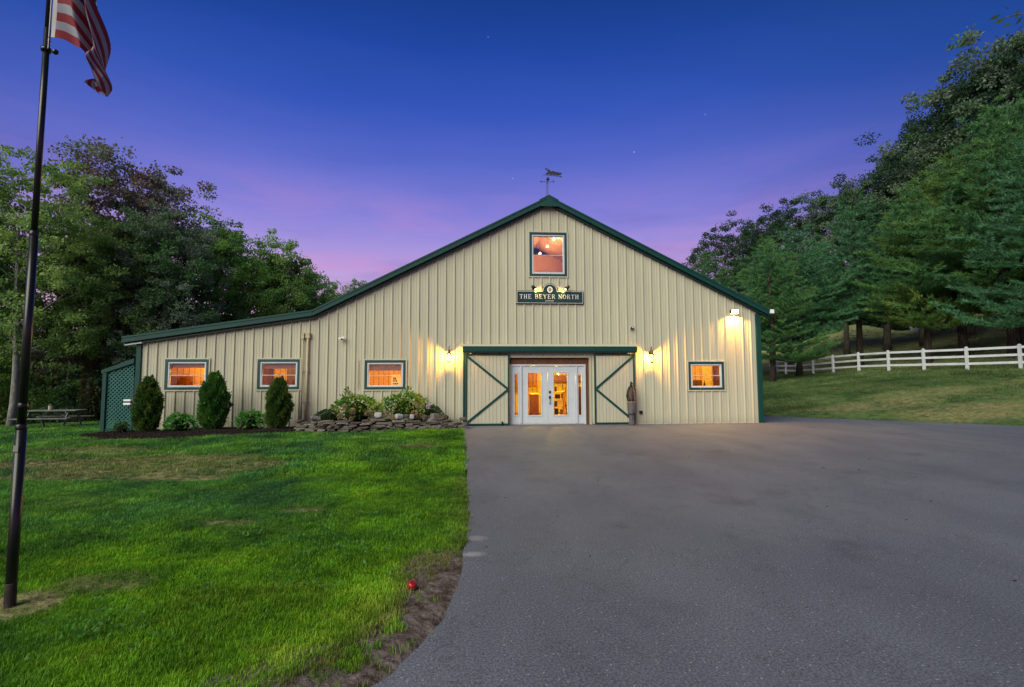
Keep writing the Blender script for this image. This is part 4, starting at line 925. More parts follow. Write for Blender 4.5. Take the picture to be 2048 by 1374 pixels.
WALLC = [(-5.35, -1.55), (-4.6, -1.82), (-3.8, -1.80), (-3.0, -1.48), (-2.2, -1.36), (-1.4, -1.34), (-.9, -1.30), (-.42, -1.12)]
def wall_at(u):
    n = len(WALLC)-1; k = min(int(u*n), n-1); f = u*n-k; a, b_ = WALLC[k], WALLC[k+1]
    return (a[0]+(b_[0]-a[0])*f, a[1]+(b_[1]-a[1])*f, math.atan2(b_[1]-a[1], b_[0]-a[0]))
bo2 = [(-5.38, -.02), (-5.36, -1.45)]+[(x, y+.05) for x, y in WALLC[1:]]+[(-.40, -.02)]
soil = bedmesh('raised_bed', bo2, lambda x, y: .26-.10*max(0, (x+1.4)), mulch_m); tag(soil, 'raised soil bed behind the low stone wall', kind='structure')
SM = []
for k in range(12):
    rg = random.Random(40+k); n = 9; V = []; lv = [(-.5, .80), (-.28, 1.0), (.22, 1.0), (.5, .78)]; ra_ = [rg.uniform(.78, 1.15) for _ in range(n)]
    for z, s in lv:
        for i in range(n):
            a = 2*math.pi*i/n; V.append((math.copysign(abs(math.cos(a))**.6, math.cos(a))*.5*ra_[i]*s+rg.uniform(-.03, .03), math.copysign(abs(math.sin(a))**.6, math.sin(a))*.5*ra_[i]*s+rg.uniform(-.03, .03), z+rg.uniform(-.07, .07)))
    F = [(i*n+j, i*n+(j+1) % n, (i+1)*n+(j+1) % n, (i+1)*n+j) for i in range(3) for j in range(n)]+[tuple(range(n))[::-1], tuple(3*n+j for j in range(n))]
    me = bpy.data.meshes.new('stone'); me.from_pydata(V, [], F); me.update(); me.materials.append(stone_m); SM.append(me)
pale_stone = mat('pale_stone', (.38, .36, .38), .85, .2, noise=(9, (.26, .24, .25), .35, .75), bump=(18, .6, .02))
sw = thing('stone_wall', 'low dry stacked wall of flat grey brown stones before the hydrangeas', 'stone wall', (-2.9, -1.5, 0))
SWO = Vector((-2.9, -1.5, 0))
rg = random.Random(5); lay = 0
z = -.02
for lay in range(7):
    h_ = .058+rg.uniform(-.008, .008); u = rg.uniform(-.03, 0)
    umax = 1.0 if lay < 5 else .86
    while u < umax:
        L_ = rg.uniform(.18, .52)*(1.0 if lay else 1.1); du = L_/5.15
        if (lay == 6 and rg.random() < .35) or (lay > 1 and rg.random() < .05): u += du; continue
        x, y, a = wall_at(min(max(u+du/2, 0), 1)); 
        drop = .045*max(0, u-.78)*lay*1.6
        o = obj('stone', SM[rg.randrange(12)], sw, Vector((x, y+.016*lay+rg.uniform(-.03, .03), z+h_/2-drop+rg.uniform(-.008, .008)))-SWO, a+rg.uniform(-.08, .08))
        o.rotation_euler = (rg.uniform(-.06, .06), rg.uniform(-.07, .07), a+rg.uniform(-.1, .1)); o.scale = (L_*1.03, rg.uniform(.24, .34), h_*rg.uniform(.95, 1.35)); u += du
    z += h_*.97
for i, (x, y, z_, sx, sz) in enumerate(((-3.02, -1.15, .47, .24, .16), (-3.15, -1.0, .36, .34, .2), (-2.35, -1.3, .43, .24, .14), (-2.2, -1.1, .38, .4, .2), (-1.95, -1.35, .42, .17, .15), (-1.5, -1.2, .36, .36, .16), (-1.25, -1.2, .40, .30, .2), (-1.0, -1.1, .34, .5, .17), (-.62, -1.0, .22, .4, .16), (-.35, -.85, .30, .16, .10), (-.95, -.8, .36, .22, .1), (-4.9, -1.3, .40, .3, .12))):
    o = obj('stone', SM[i % 12], sw, Vector((x, y, z_))-SWO); o.scale = (sx, .26, sz); o.rotation_euler = (rg.uniform(-.2, .2), rg.uniform(-.25, .25), rg.uniform(-1, 1))
    if i in (0, 2, 4):
        o.data = o.data.copy(); o.data.materials[0] = pale_stone

# ------------------------------------------------------------------ plants
def arborvitae(x, y, H, Rr, label, m, seed, lean=0):
    rg = np.random.default_rng(seed); t = thing('arborvitae', label, 'shrub', (x, y, hz(x, y)+.03), 'columnar evergreens along the barn wall')
    n = 15000; u = rg.random(n)**.85; th = rg.random(n)*2*np.pi
    prof = np.interp(u, [0, .06, .2, .42, .65, .82, .93, 1.0], [.45, .74, .93, 1.0, .88, .64, .38, .08])
    lump = 1+.13*np.sin(th*3+u*9+seed)+.11*np.sin(th*7-u*17+seed*2)+.09*np.sin(th*13+u*31)
    rad = Rr*prof*lump*(1-.34*rg.random(n)**1.8)
    P = np.stack([rad*np.cos(th), rad*np.sin(th), u*H+rg.normal(size=n)*.02+.04], 1)
    stray = rg.random(n) < .05; P[stray] += np.stack([np.cos(th), np.sin(th), np.full(n, .6)], 1)[stray]*rg.random((stray.sum(), 1))*.07
    thin = (np.sin(P[:, 0]*19+seed)*np.sin(P[:, 1]*17)+np.sin(P[:, 2]*13+P[:, 0]*9+seed)) < 1.15; P, th = P[thin], th[thin]; n = len(P)
    out = np.stack([np.cos(th), np.sin(th), np.full(n, 1.1)], 1)+rg.normal(size=(n, 3))*.35
    V = leaf_quads(P, out, rg.uniform(.05, .11, n), rg.uniform(.022, .045, n), rg, .1)
    # leader shoots at the top
    k = 700; tip = rg.integers(0, 5, k); tx = np.array([-.08, .09, .0, -.16, .17])[tip]; hh = np.array([.05, .12, .0, -.12, -.16])[tip]
    uu = rg.random(k); P2 = np.stack([tx+rg.normal(size=k)*.035*(1-uu), rg.normal(size=k)*.035*(1-uu), H*.93+uu*(.12+hh)], 1)
    V2 = leaf_quads(P2, rg.normal(size=(k, 3))*.4+np.array([0, 0, 1.]), .07, .03, rg, .1)
    obj('foliage', np_mesh('foliage', np.concatenate([V, V2]), 4, m), t)
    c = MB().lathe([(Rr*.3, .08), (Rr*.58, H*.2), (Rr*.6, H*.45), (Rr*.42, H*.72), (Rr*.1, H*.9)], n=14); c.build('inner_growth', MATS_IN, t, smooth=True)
    MB().tube([(0, 0, -.08), (0, 0, H*.6)], [.035, .02], 8).build('stem', bark_d, t)
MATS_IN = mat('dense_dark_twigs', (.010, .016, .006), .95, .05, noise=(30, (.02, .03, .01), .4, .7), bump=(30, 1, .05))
arborvitae(-10.08, -.95, 1.60, .32, 'leftmost columnar arborvitae beside the lattice screen', L_arb2, 1)
arborvitae(-8.12, -.95, 1.70, .37, 'broadest columnar arborvitae between the first two windows', L_arb, 2)
arborvitae(-6.17, -.92, 1.52, .325, 'columnar arborvitae covering the right of the second window', L_arb2, 3)
def leafy(name, x, y, z, rx, ry, H, nl, ls, m, label, cat, seed, flowers=(), group=None, extra=()):
    rg = np.random.default_rng(seed); t = thing(name, label, cat, (x, y, z), group)
    th = rg.random(nl)*2*np.pi; v = rg.random(nl)**.6; r_ = (1-v**2.2)**.5*(1+.13*np.sin(3*th+seed)+.1*np.sin(7*th))*(1-.32*rg.random(nl)**2)
    P = np.stack([rx*r_*np.cos(th), ry*r_*np.sin(th), H*(.05+.93*v)*(1+.05*np.sin(5*th))], 1)
    D = np.stack([np.cos(th), np.sin(th), .25+rg.normal(size=nl)*.5], 1)+rg.normal(size=(nl, 3))*.35
    V = leaf_quads(P, D, rg.uniform(.75, 1.2, nl)*ls, rg.uniform(.5, .7, nl)*ls, rg, .12)
    for (ex, ez) in extra:
        k = 22; Pe = np.stack([ex+rg.normal(size=k)*.05, rg.normal(size=k)*.05, ez+rg.normal(size=k)*.07], 1); V = np.concatenate([V, leaf_quads(Pe, rg.normal(size=(k, 3))+[0, 0, .4], ls*.9, ls*.5, rg, .12)])
    obj('foliage', np_mesh('foliage', V, 4, m), t)
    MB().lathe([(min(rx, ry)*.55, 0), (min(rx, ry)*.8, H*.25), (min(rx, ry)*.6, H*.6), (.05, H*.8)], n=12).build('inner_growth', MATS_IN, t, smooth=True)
    s = MB()
    for k in range(7):
        a = k*2.4; s.tube([(0, 0, -.05), (rx*.35*math.cos(a), ry*.35*math.sin(a), H*.4), (rx*.7*math.cos(a), ry*.7*math.sin(a), H*.75)], [.012, .009, .005], 5)
    for (ex, ez) in extra: s.tube([(ex*.6, 0, ez*.6), (ex, 0, ez)], .006, 5)
    s.build('stems', L_stem, t)
    for (fx, fy, fz, fr, fm) in flowers:
        k = 150; d_ = unit(rg.normal(size=(k, 3))); Pf = np.array([fx, fy, fz])+d_*fr*.75
        V = leaf_quads(Pf, d_+rg.normal(size=(k, 3))*.9, fr*.42, fr*.38, rg, .1); obj('flower_head', np_mesh('flower_head', V, 4, fm), t)
    return t
leafy('hydrangea', -3.78, -.72, .24, .78, .50, .82, 620, .125, L_hyd, 'hydrangea with tan flower heads left of the pale rock', 'hydrangea', 11,
      [(-.42, -.46, .22, .10, L_petal), (-.02, -.5, .36, .105, L_petal), (.42, -.42, .30, .10, L_petal), (.60, -.3, .30, .08, L_petal), (-.28, -.44, .50, .085, L_petal), (-.06, -.5, .12, .07, L_petal), (-.30, 0, .98, .05, L_petal)], 'hydrangeas behind the stone wall', [(-.30, .93), (-.42, .76)])
leafy('hydrangea', -2.25, -.72, .24, .92, .50, .86, 800, .125, L_hyd, 'larger hydrangea with one violet flower head right of the pale rock', 'hydrangea', 12,
      [(-.52, -.44, .28, .085, L_petal), (-.26, -.52, .15, .095, L_petal), (.36, -.5, .28, .11, L_petal), (.55, -.42, .22, .07, L_petal), (.62, -.34, .50, .07, L_petal), (.78, -.36, .47, .075, L_violet), (.38, -.44, .58, .06, L_petal)], 'hydrangeas behind the stone wall', [(.05, .97), (.18, .93)])
leafy('small_hydrangea', -9.05, -1.05, .03, .42, .32, .50, 300, .135, L_hyd2, 'small bright green shrub between the left two arborvitae', 'shrub', 13, group='small green shrubs in the mulch')
leafy('small_hydrangea', -7.05, -.9, .03, .40, .30, .58, 210, .14, L_hyd2, 'small leggy green shrub left of the third arborvitae', 'shrub', 14, group='small green shrubs in the mulch')
leafy('azalea', -4.62, -.95, .24, .46, .36, .40, 1500, .045, L_azalea, 'low small leaved dark shrub at the left end of the stone wall', 'shrub', 15, group='small leaved shrubs behind the stone wall')
leafy('azalea', -1.38, -.8, .22, .44, .34, .50, 1500, .042, L_azalea, 'low small leaved dark shrub right of the larger hydrangea', 'shrub', 16, group='small leaved shrubs behind the stone wall')
leafy('young_plant', -10.98, -.7, -.02, .20, .18, .30, 160, .07, L_azalea, 'tiny dark plant at the foot of the lattice screen', 'shrub', 17)
# mulch chips
k = 6500; xs = rng.uniform(-12, -5.2, k); ys = rng.uniform(-2.95, 0, k)
def in_poly(X_, Y_, P_):
    c = np.zeros(X_.shape, bool); j = len(P_)-1
    for i in range(len(P_)):
        xi, yi = P_[i]; xj, yj = P_[j]; c ^= ((yi > Y_) != (yj > Y_)) & (X_ < (xj-xi)*(Y_-yi)/((yj-yi) or 1e-9)+xi); j = i
    return c
ok = in_poly(xs, ys, bo); xs, ys = xs[ok], ys[ok]; P = np.stack([xs, ys, hgt(xs, ys)+.055], 1)
me = np_mesh('mulch_chips', leaf_quads(P, rng.normal(size=(len(P), 3))*[1, 1, .3], rng.uniform(.02, .07, len(P)), .018, rng, .3), 4, chip_m)
tag(obj('mulch_chips', me), 'loose dark bark chips on the mulch bed', 'mulch', kind='stuff')

# ------------------------------------------------------------------ flagpole and flag
fp = thing('flagpole', 'black telescoping flagpole in a bare patch at the left edge', 'flagpole', (-3.27, -13.40, -.01))
MB().tube([(0, 0, -.3), (0, 0, 1.28)], .0325, 20).build('lower_tube', black_m, fp, smooth=True)
MB().tube([(0, 0, 1.27), (0, 0, 2.70)], .0265, 20).build('middle_tube', black_m, fp, smooth=True)
MB().tube([(0, 0, 2.69), (0, 0, 4.3)], .0205, 20).build('upper_tube', black_m, fp, smooth=True)
MB().tube([(0, 0, 4.29), (0, 0, 6.0)], .0175, 16).build('top_tube', black_m, fp, smooth=True)
for z_, r_ in ((1.275, .0328), (1.43, .0268), (2.70, .0268)): MB().lathe([(r_, -.02), (r_+.002, -.012), (r_+.002, .012), (r_-.004, .02)], (0, 0, z_), 20).build('collar', black_m, fp, smooth=True)
MB().lathe([(.03, 0), (.05, .02), (.05, .05), (.02, .09)], (0, 0, 6.0), 16).build('finial', brass_m, fp, smooth=True)
MB().lathe([(.034, -.02), (.0342, .02), (.0333, .17), (.0328, .18)], (0, 0, 0), 20).build('dusty_foot', mat('dusty_black', (.022, .017, .015), .8, .2, noise=(12, (.05, .04, .034), .35, .7)), fp, smooth=True)
MB().box(-.016, .016, -.0355, -.031, 1.10, 1.145).build('label_plate', mat('label_grey', (.18, .18, .18), .6, .3), fp)
ZB = 4.13
MB().lathe([(.030, -.015), (.034, 0), (.030, .015)], (0, 0, ZB), 16).tube([(.02, 0, ZB), (.075, -.01, ZB-.01)], .007, 6).lathe([(.006, -.02), (.02, -.01), (.02, .01), (.006, .02)], (.075, -.01, ZB-.02), 8).build('flag_ring', black_m, fp, smooth=True)
MB().tube([(.03, -.02, ZB), (.035, -.02, 5.9)], .003, 5).build('halyard', white_m, fp)
# flag: hangs from the hoist (1.5 m fly drooping), stripes by cloth coordinates
flag = thing('flag', 'limp red and white striped flag hanging from the pole', 'flag', (-3.27+.045, -13.42, ZB+.08))
NU, NV, HO, FL = 46, 40, .91, 1.45
def flag_pt(u, v):
    """u along the fly 0..1, v along the hoist 0 (bottom)..1 (top)"""
    # fly edge falls: the cloth swings out, then hangs down under its own weight
    s = u*FL
    out = .30*(1-math.exp(-s*2.6))+.075*s
    drop = .68*max(0, s-.10)**1.12*(.62+.38*v)
    gather = 1-.70*sm(.10, .85, u)
    x = out+.03*math.sin(u*9+v*3)*u-.10*(1-v)*sm(.2, .9, u)*.4
    yy = .085*math.sin(u*13+v*5.5)*min(1, u*4)+.05*math.sin(v*11+u*4)*u+.05*math.sin(u*24)*.4*u
    z_ = v*HO*gather-drop*.92+(HO*.25)*(1-gather)
    return (x, yy, z_)
FV = [flag_pt(i/NU, j/NV) for j in range(NV+1) for i in range(NU+1)]
FF = [(j*(NU+1)+i, j*(NU+1)+i+1, (j+1)*(NU+1)+i+1, (j+1)*(NU+1)+i) for j in range(NV) for i in range(NU)]
fme = bpy.data.meshes.new('cloth'); fme.from_pydata(FV, [], FF); fme.update(); fme.polygons.foreach_set('use_smooth', [True]*len(FF))
uvl = fme.uv_layers.new(name='UVMap'); uvs = []
for j in range(NV):
    for i in range(NU): uvs += [i/NU, j/NV, (i+1)/NU, j/NV, (i+1)/NU, (j+1)/NV, i/NU, (j+1)/NV]
uvl.data.foreach_set('uv', uvs)
fm = bpy.data.materials.new('flag_cloth'); fm.use_nodes = True; t = fm.node_tree; t.nodes.clear()
uv = N(t, 'ShaderNodeUVMap'); s_ = N(t, 'ShaderNodeSeparateXYZ'); t.links.new(uv.outputs[0], s_.inputs[0])
st_ = math_n(t, 'MODULO', math_n(t, 'FLOOR', math_n(t, 'MULTIPLY', s_.outputs[1], 13)), 2)
col = mixc(t, st_, (.20, .008, .022), (.27, .28, .33))
canton = math_n(t, 'MULTIPLY', math_n(t, 'LESS_THAN', s_.outputs[0], .4), math_n(t, 'GREATER_THAN', s_.outputs[1], 6/13))
vs = N(t, 'ShaderNodeTexVoronoi', feature='F1'); vs.inputs['Randomness'].default_value = 0; vs.inputs['Scale'].default_value = 1
cmb = N(t, 'ShaderNodeCombineXYZ'); t.links.new(math_n(t, 'MULTIPLY', s_.outputs[0], 20), cmb.inputs[0]); t.links.new(math_n(t, 'MULTIPLY', s_.outputs[1], 16), cmb.inputs[1]); t.links.new(cmb.outputs[0], vs.inputs['Vector'])
star = math_n(t, 'LESS_THAN', vs.outputs['Distance'], .28)
col = mixc(t, canton, col, mixc(t, star, (.01, .02, .09), (.6, .6, .65)))
col = mixc(t, math_n(t, 'LESS_THAN', s_.outputs[0], .02), col, (.6, .58, .55))
pb = N(t, 'ShaderNodeBsdfPrincipled'); pb.inputs['Roughness'].default_value = .8; t.links.new(col, pb.inputs['Base Color'])
tl = N(t, 'ShaderNodeBsdfTranslucent'); t.links.new(col, tl.inputs[0]); mx = N(t, 'ShaderNodeMixShader'); mx.inputs[0].default_value = .25
t.links.new(pb.outputs[0], mx.inputs[1]); t.links.new(tl.outputs[0], mx.inputs[2]); oo = N(t, 'ShaderNodeOutputMaterial'); t.links.new(mx.outputs[0], oo.inputs[0])
fme.materials.append(fm); obj('cloth', fme, flag)
MB().tube([(-.04, .02, -.05), (-.01, .0, .0)], .006, 6).lathe([(.004, -.012), (.014, 0), (.004, .012)], (-.02, .01, -.03), 8).build('snap_hook', brass_m, flag)

# ------------------------------------------------------------------ picnic table with a tin on it
pt = thing('picnic_table', 'weathered grey green picnic table on the lawn behind the flagpole', 'picnic table', (-17.7, 5.3, hz(-17.7, 5.3)), rz=.08)
for i in range(5): MB().box(-1.05, 1.05, -.36+i*.147, -.225+i*.147, .72, .76).build('tabletop_plank', wood_old, pt, bevel=.005)
for s in (-1, 1):
    for j in range(2): MB().box(-1.05, 1.05, s*.72-.135+j*.14, s*.72-.005+j*.14, .42, .46).build('bench_plank', wood_old, pt, bevel=.005)
    for a in (-1, 1):
        MB().bar((s*.72, a*.58, .0), (s*.72, a*.24, .72), .10, .045, up=(1, 0, 0)).build('leg', wood_old, pt, bevel=.004)
    MB().box(s*.72-.07, s*.72-.03, -.80, .80, .33, .42).build('cross_beam', wood_old, pt)
    MB().box(s*.72-.07, s*.72-.03, -.36, .36, .63, .715).build('top_batten', wood_old, pt)
    MB().bar((s*.10, 0, .70), (s*.66, 0, .38), .04, .08).build('brace', wood_old, pt)
tn = thing('tin_pot', 'small pale tin standing on the picnic table', 'tin', (-17.72, 5.15, hz(-17.7, 5.3)+.762)); MB().lathe([(.07, 0), (.075, .01), (.075, .17), (.08, .18)], n=16).build('pot', beige_trim, tn, smooth=True); MB().lathe([(.06, .18), (.055, .24), (.02, .26)], n=12).build('lid', bark_m, tn, smooth=True)

# ------------------------------------------------------------------ fences
def fence(name, label, P, H, rails, pw, mt, th_=.04):
    c = P[0]; t = thing(name, label, 'fence', (c[0], c[1], hz(*c)))
    o0 = Vector((c[0], c[1], hz(*c)))
    for x, y in P:
        p = Vector((x, y, hz(x, y)))-o0
        po = MB().box(-pw/2, pw/2, -pw/2, pw/2, -.15, H).build('post', mt, t, bevel=.006); po.location = p
        MB().lathe([(pw*.72, 0), (pw*.72, .02), (pw*.1, .055)], n=4).build('post_cap', mt, po).location = (0, 0, H+.002)
        a = math.atan2(P[-1][1]-P[0][1], P[-1][0]-P[0][0]); po.rotation_euler = (0, 0, a)
    for (x0, y0), (x1, y1) in zip(P, P[1:]):
        for r_ in rails:
            a = Vector((x0, y0, hz(x0, y0)+r_))-o0; b_ = Vector((x1, y1, hz(x1, y1)+r_))-o0; d = (b_-a).normalized()
            MB().bar(a+d*pw*.4, b_-d*pw*.4, th_, .135).build('rail', mt, t, bevel=.005)
fp0, fp1 = Vector((31.9, 4.0)), Vector((26.9, 15.6))
FP = [(34.3, 1.6), (32.2, 4.8)]
for (x, y) in ((30.0, 8.0), (28.95, 10.0), (28.15, 12.0), (27.55, 14.0), (27.15, 16.1), (26.9, 18.3), (26.95, 20.6), (27.2, 23.0), (27.8, 25.4), (28.5, 27.8), (29.4, 30.3)): FP.append((x, y))
fence('rail_fence', 'white three rail vinyl fence curving along the grassy bank', FP, 1.32, (.36, .78, 1.20), .135, fence_m)
fence('rail_fence', 'white two rail fence higher on the hill behind the pine trunks', [(62, 50), (59.3, 46), (56.6, 42.4), (54.5, 38.8), (52.6, 35.2), (51.6, 32.4), (50.9, 30.2), (50.5, 28), (52.5, 26.4), (55, 24.5), (58, 22)], 1.05, (.45, .90), .15, fence_m, .05)

# ------------------------------------------------------------------ trees
def skeleton(rg, H, Rr, cb, trunk_r, nb, lean=(0, 0), rise=.5):
    """trunk + limbs; returns MB and limb tip / mid points"""
    mb = MB(); pts = []; rad = []
    for i in range(9):
        u = i/8; pts.append((lean[0]*u*u+.12*math.sin(u*5+rg.uniform(0, .4)), lean[1]*u*u+.12*math.cos(u*4), -.3+u*(H*.86+.3))); rad.append(trunk_r*((1-u)**.8*.9+.06)+(.25*trunk_r if i == 0 else 0))
    mb.tube(pts, rad, 9); tips = []
    for k in range(nb):
        u = cb/H+(0.90-cb/H)*(k+.5)/nb*.93; j = u/.86*8; i0 = min(int(j), 7); f = j-i0
        p = Vector(pts[i0]).lerp(Vector(pts[i0+1]), f); r0 = (rad[i0]*(1-f)+rad[i0+1]*f)*.5
        a = k*2.4+rg.uniform(-.3, .3); v = (u*H-cb)/(H-cb)
        env = Rr*math.sqrt(max(.06, 1-(abs(v-.38)/.66)**2)); L = env*rg.uniform(.75, 1.0)
        d = Vector((math.cos(a), math.sin(a), rise+v*.8)).normalized()
        q1 = p+d*L*.5+Vector((0, 0, .1)); q2 = p+d*L*.9+Vector((rg.uniform(-.4, .4), rg.uniform(-.4, .4), .35))
        mb.tube([p, q1, q2], [r0, r0*.55, r0*.15], 5, False); tips += [(q1, env*.42), (q2, env*.34)]
        for s in (-1, 1):
            d2 = (Matrix.Rotation(s*rg.uniform(.5, .9), 3, 'Z') @ d); q3 = q1+d2*L*.5; mb.tube([q1, q3], [r0*.4, r0*.1], 4, False); tips.append((q3, env*.34))
    tips.append((Vector(pts[-1]), Rr*.34)); return mb, tips
def deciduous(seed, H, Rr, cb, tr, n, ls, nb=18, spread=1.0, thin=0):
    rg = random.Random(seed); ng = np.random.default_rng(seed); mb, tips = skeleton(rg, H, Rr, cb, tr, nb)
    C = []; 
    for p, r_ in tips:
        for _ in range(5 if not thin else 3): C.append((p.x+rg.gauss(0, r_*.6), p.y+rg.gauss(0, r_*.6), p.z+rg.gauss(0, r_*.38), rg.uniform(.28, .62)*spread))
    C = np.array(C); idx = ng.integers(0, len(C), n); c = C[idx]
    d = unit(ng.normal(size=(n, 3))); r_ = (ng.random(n)**.42)*c[:, 3]
    P = c[:, :3]+d*r_[:, None]*np.array([1.15, 1.15, .55]); D = d+ng.normal(size=(n, 3))*.6+np.array([0, 0, -.25])
    V = leaf_quads(P, D, ng.uniform(.7, 1.25, n)*ls, ng.uniform(.5, .8, n)*ls, ng, .15)
    # loose single sprigs outside the crown break up the outline
    k = n//14; c = C[ng.integers(0, len(C), k)]; P = c[:, :3]+unit(ng.normal(size=(k, 3))+[0, 0, .4])*c[:, 3:4]*1.25
    V = np.concatenate([V, leaf_quads(P, ng.normal(size=(k, 3)), ls, ls*.6, ng, .15)])
    return mb, V
class TreeKind:
    def __init__(s, mb, V, bark): 
        s.tm = bpy.data.meshes.new('trunk'); s.tm.from_pydata(mb.v, [], mb.f); s.tm.update(); s.tm.materials.append(bark); s.tm.polygons.foreach_set('use_smooth', [True]*len(s.tm.polygons)); s.V = V; s.cm = {}
    def crown(s, m, k=4):
        if m.name not in s.cm: s.cm[m.name] = np_mesh('crown', s.V, s.k, m)
        return s.cm[m.name]
    k = 4
    def place(s, name, label, x, y, m, sc_=1, rz=0, group=None, bark=None, sz=1, dz=0):
        t = thing(name, label, 'tree', (x, y, hz(x, y)+dz), group, rz)
        t.scale = (sc_, sc_, sc_*sz)
        tr = obj('trunk', s.tm, t)
        if bark:
            tr.material_slots[0].link = 'OBJECT'; tr.material_slots[0].material = bark
        c = obj('crown', s.crown(L_green), t)
        if m is not L_green:
            c.material_slots[0].link = 'OBJECT'; c.material_slots[0].material = m
        return t
D1 = TreeKind(*deciduous(21, 14.5, 4.6, 2.6, .30, 40000, .17, 22), bark_m)
D2 = TreeKind(*deciduous(22, 14.5, 4.2, 3.2, .26, 38000, .165, 22, .9), bark_m)
D3 = TreeKind(*deciduous(23, 11, 3.6, 2.0, .18, 30000, .19, 16, .95), bark_m)
D4 = TreeKind(*deciduous(24, 15, 4.4, 4.0, .20, 26000, .17, 26, .9, 1), bark_m)
GRL = 'broadleaf trees left of the barn'
D4.place('deciduous_tree', 'tall thin crowned light green tree with a leaning grey trunk behind the flagpole', -22.1, 8.4, L_light, .86, .3, GRL, bark_l)
D1.place('deciduous_tree', 'dark leaved tree partly cut by the left edge of the frame', -26.3, 9.0, L_green, .82, 1.4, GRL)
D2.place('deciduous_tree', 'light green tree with ivy on its trunk behind the picnic table', -20.6, 11.3, L_light, .74, 2.2, GRL)
D1.place('deciduous_tree', 'tall copper brown leaved tree rising above its green neighbours', -21.4, 14.6, L_brown, 1.05, 3.9, GRL)
D2.place('deciduous_tree', 'grey green tree in front of the copper tree beside the eave', -17.6, 12.4, L_grey, .78, 5.0, GRL)
D2.place('deciduous_tree', 'deep green tree right of the copper brown tree', -19.0, 18.8, L_green, .90, 1.0, GRL)
D1.place('deciduous_tree', 'mid green tree half way down the slope of crowns over the low roof', -15.8, 17.6, L_green, .80, 2.9, GRL)
D3.place('deciduous_tree', 'bright green rounded tree over the middle of the low roof', -14.0, 19.5, L_light, .93, .6, GRL)
D2.place('deciduous_tree', 'green tree behind the right part of the low roof', -14.2, 23.6, L_green, .74, .2, GRL)
D3.place('deciduous_tree', 'small airy tree where the crowns meet the steep roof', -11.9, 22.6, L_green, .74, 4.0, GRL)
D4.place('deciduous_tree', 'sparse low tree nearest the steep roof on the left', -11.0, 24.6, L_green, .66, 5.2, GRL)
D1.place('deciduous_tree', 'dark tree deep in the woods behind the ivy trunk', -26.5, 20.5, L_dark, .80, 5.6, GRL)
D2.place('deciduous_tree', 'dark tree deep in the woods behind the flagpole', -31.5, 16.5, L_dark, .85, .6, GRL)
# ivy on the trunk
rg = np.random.default_rng(9); k = 2600; u = rg.random(k)**1.3; th = rg.random(k)*6.28; rr_ = .30+.35*(1-u)*rg.random(k)
P = np.stack([-20.6+rr_*np.cos(th), 11.3+rr_*np.sin(th), hz(-20.6, 11.3)+u*3.6], 1)
tag(obj('ivy', np_mesh('ivy', leaf_quads(P, rg.normal(size=(k, 3))+[0, 0, -.4], .13, .09, rg, .1), 4, leaf_mat('ivy_leaves', (.05, .07, .02), (.12, .12, .04), nscale=2))), 'brownish ivy climbing the trunk behind the picnic table', 'ivy')
# undergrowth and slim birches
BI = []
for i, (x, y, h_, lab) in enumerate(((-28.9, 18.0, 6.5, 'slim pale birch trunk seen over the left bench of the picnic table'), (-27.6, 15.9, 5.5, 'thinnest birch trunk nearest the flagpole'), (-26.0, 16.6, 5.0, 'leaning pale birch trunk right of the tin on the table'), (-25.1, 21.0, 6.0, 'slim birch in the dark behind the table')) ):
    t = thing('birch_tree', lab, 'tree', (x, y, hz(x, y)), 'birches in the woods'); q = random.Random(i)
    MB().tube([(0, 0, -.2), (q.uniform(-.1, .1), 0, h_*.35), (q.uniform(-.1, .3), 0, h_*.7), (.3, 0, h_)], [.12-.03*(i == 1), .09, .06, .02], 8).build('trunk', birch_m, t, smooth=True)
    g2 = np.random.default_rng(60+i); k = 900; P = g2.normal(size=(k, 3))*[.9, .9, .9]+[.3, 0, h_*.9]; obj('crown', np_mesh('crown', leaf_quads(P, g2.normal(size=(k, 3)), .16, .11, g2), 4, L_grey), t)
def bush_mesh(seed, n, ls):
    g2 = np.random.default_rng(seed); C = g2.normal(size=(26, 3))*[.42, .42, .26]+[0, 0, .5]; c = C[g2.integers(0, 26, n)]
    P = c+unit(g2.normal(size=(n, 3)))*(g2.random((n, 1))**.4)*.24; return leaf_quads(P, g2.normal(size=(n, 3))+[0, 0, .2], ls, ls*.65, g2)
BV = [bush_mesh(70+i, 5000, .06) for i in range(3)]; BM = {}
for i, (x, y, s, sz, m, lab) in enumerate(((-28.2, 14.6, 3.6, 4.6, L_light, 'bright yellow green bush at the left edge behind the lawn'), (-31, 13.5, 3.5, 3.6, L_green, 'green bush beyond the left edge of the lawn'), (-27.2, 18.4, 3.2, 3.4, L_grey, 'grey green bush between the birch trunks'),
        (-24.2, 15.4, 3.0, 2.4, L_green, 'dark green bush behind the picnic table'), (-21.8, 15.4, 3.0, 2.6, L_dark, 'dark bush beside the ivy clad trunk'), (-18.8, 13.2, 3.2, 2.8, L_dark, 'dark bush behind the lattice screen'), (-16.2, 12.8, 3.2, 3.0, L_dark, 'dark bush at the left rear of the barn'), (-23.4, 19.5, 4, 4, L_dark, 'tall dark bush deep in the woods'),
        (-33, 20, 5, 5.5, L_dark, 'broad dark bush deep in the left woods'), (-28.5, 23.5, 5, 5, L_dark, 'broad dark bush behind the birches'))):
    t = thing('woodland_bush', lab, 'bush', (x, y, hz(x, y)-.1), 'bushes at the edge of the woods', i*1.3)
    key = (i % 3, m.name)
    if key not in BM: BM[key] = np_mesh('foliage', BV[i % 3], 4, m)
    o = obj('foliage', BM[key], t); o.scale = (s, s, sz)
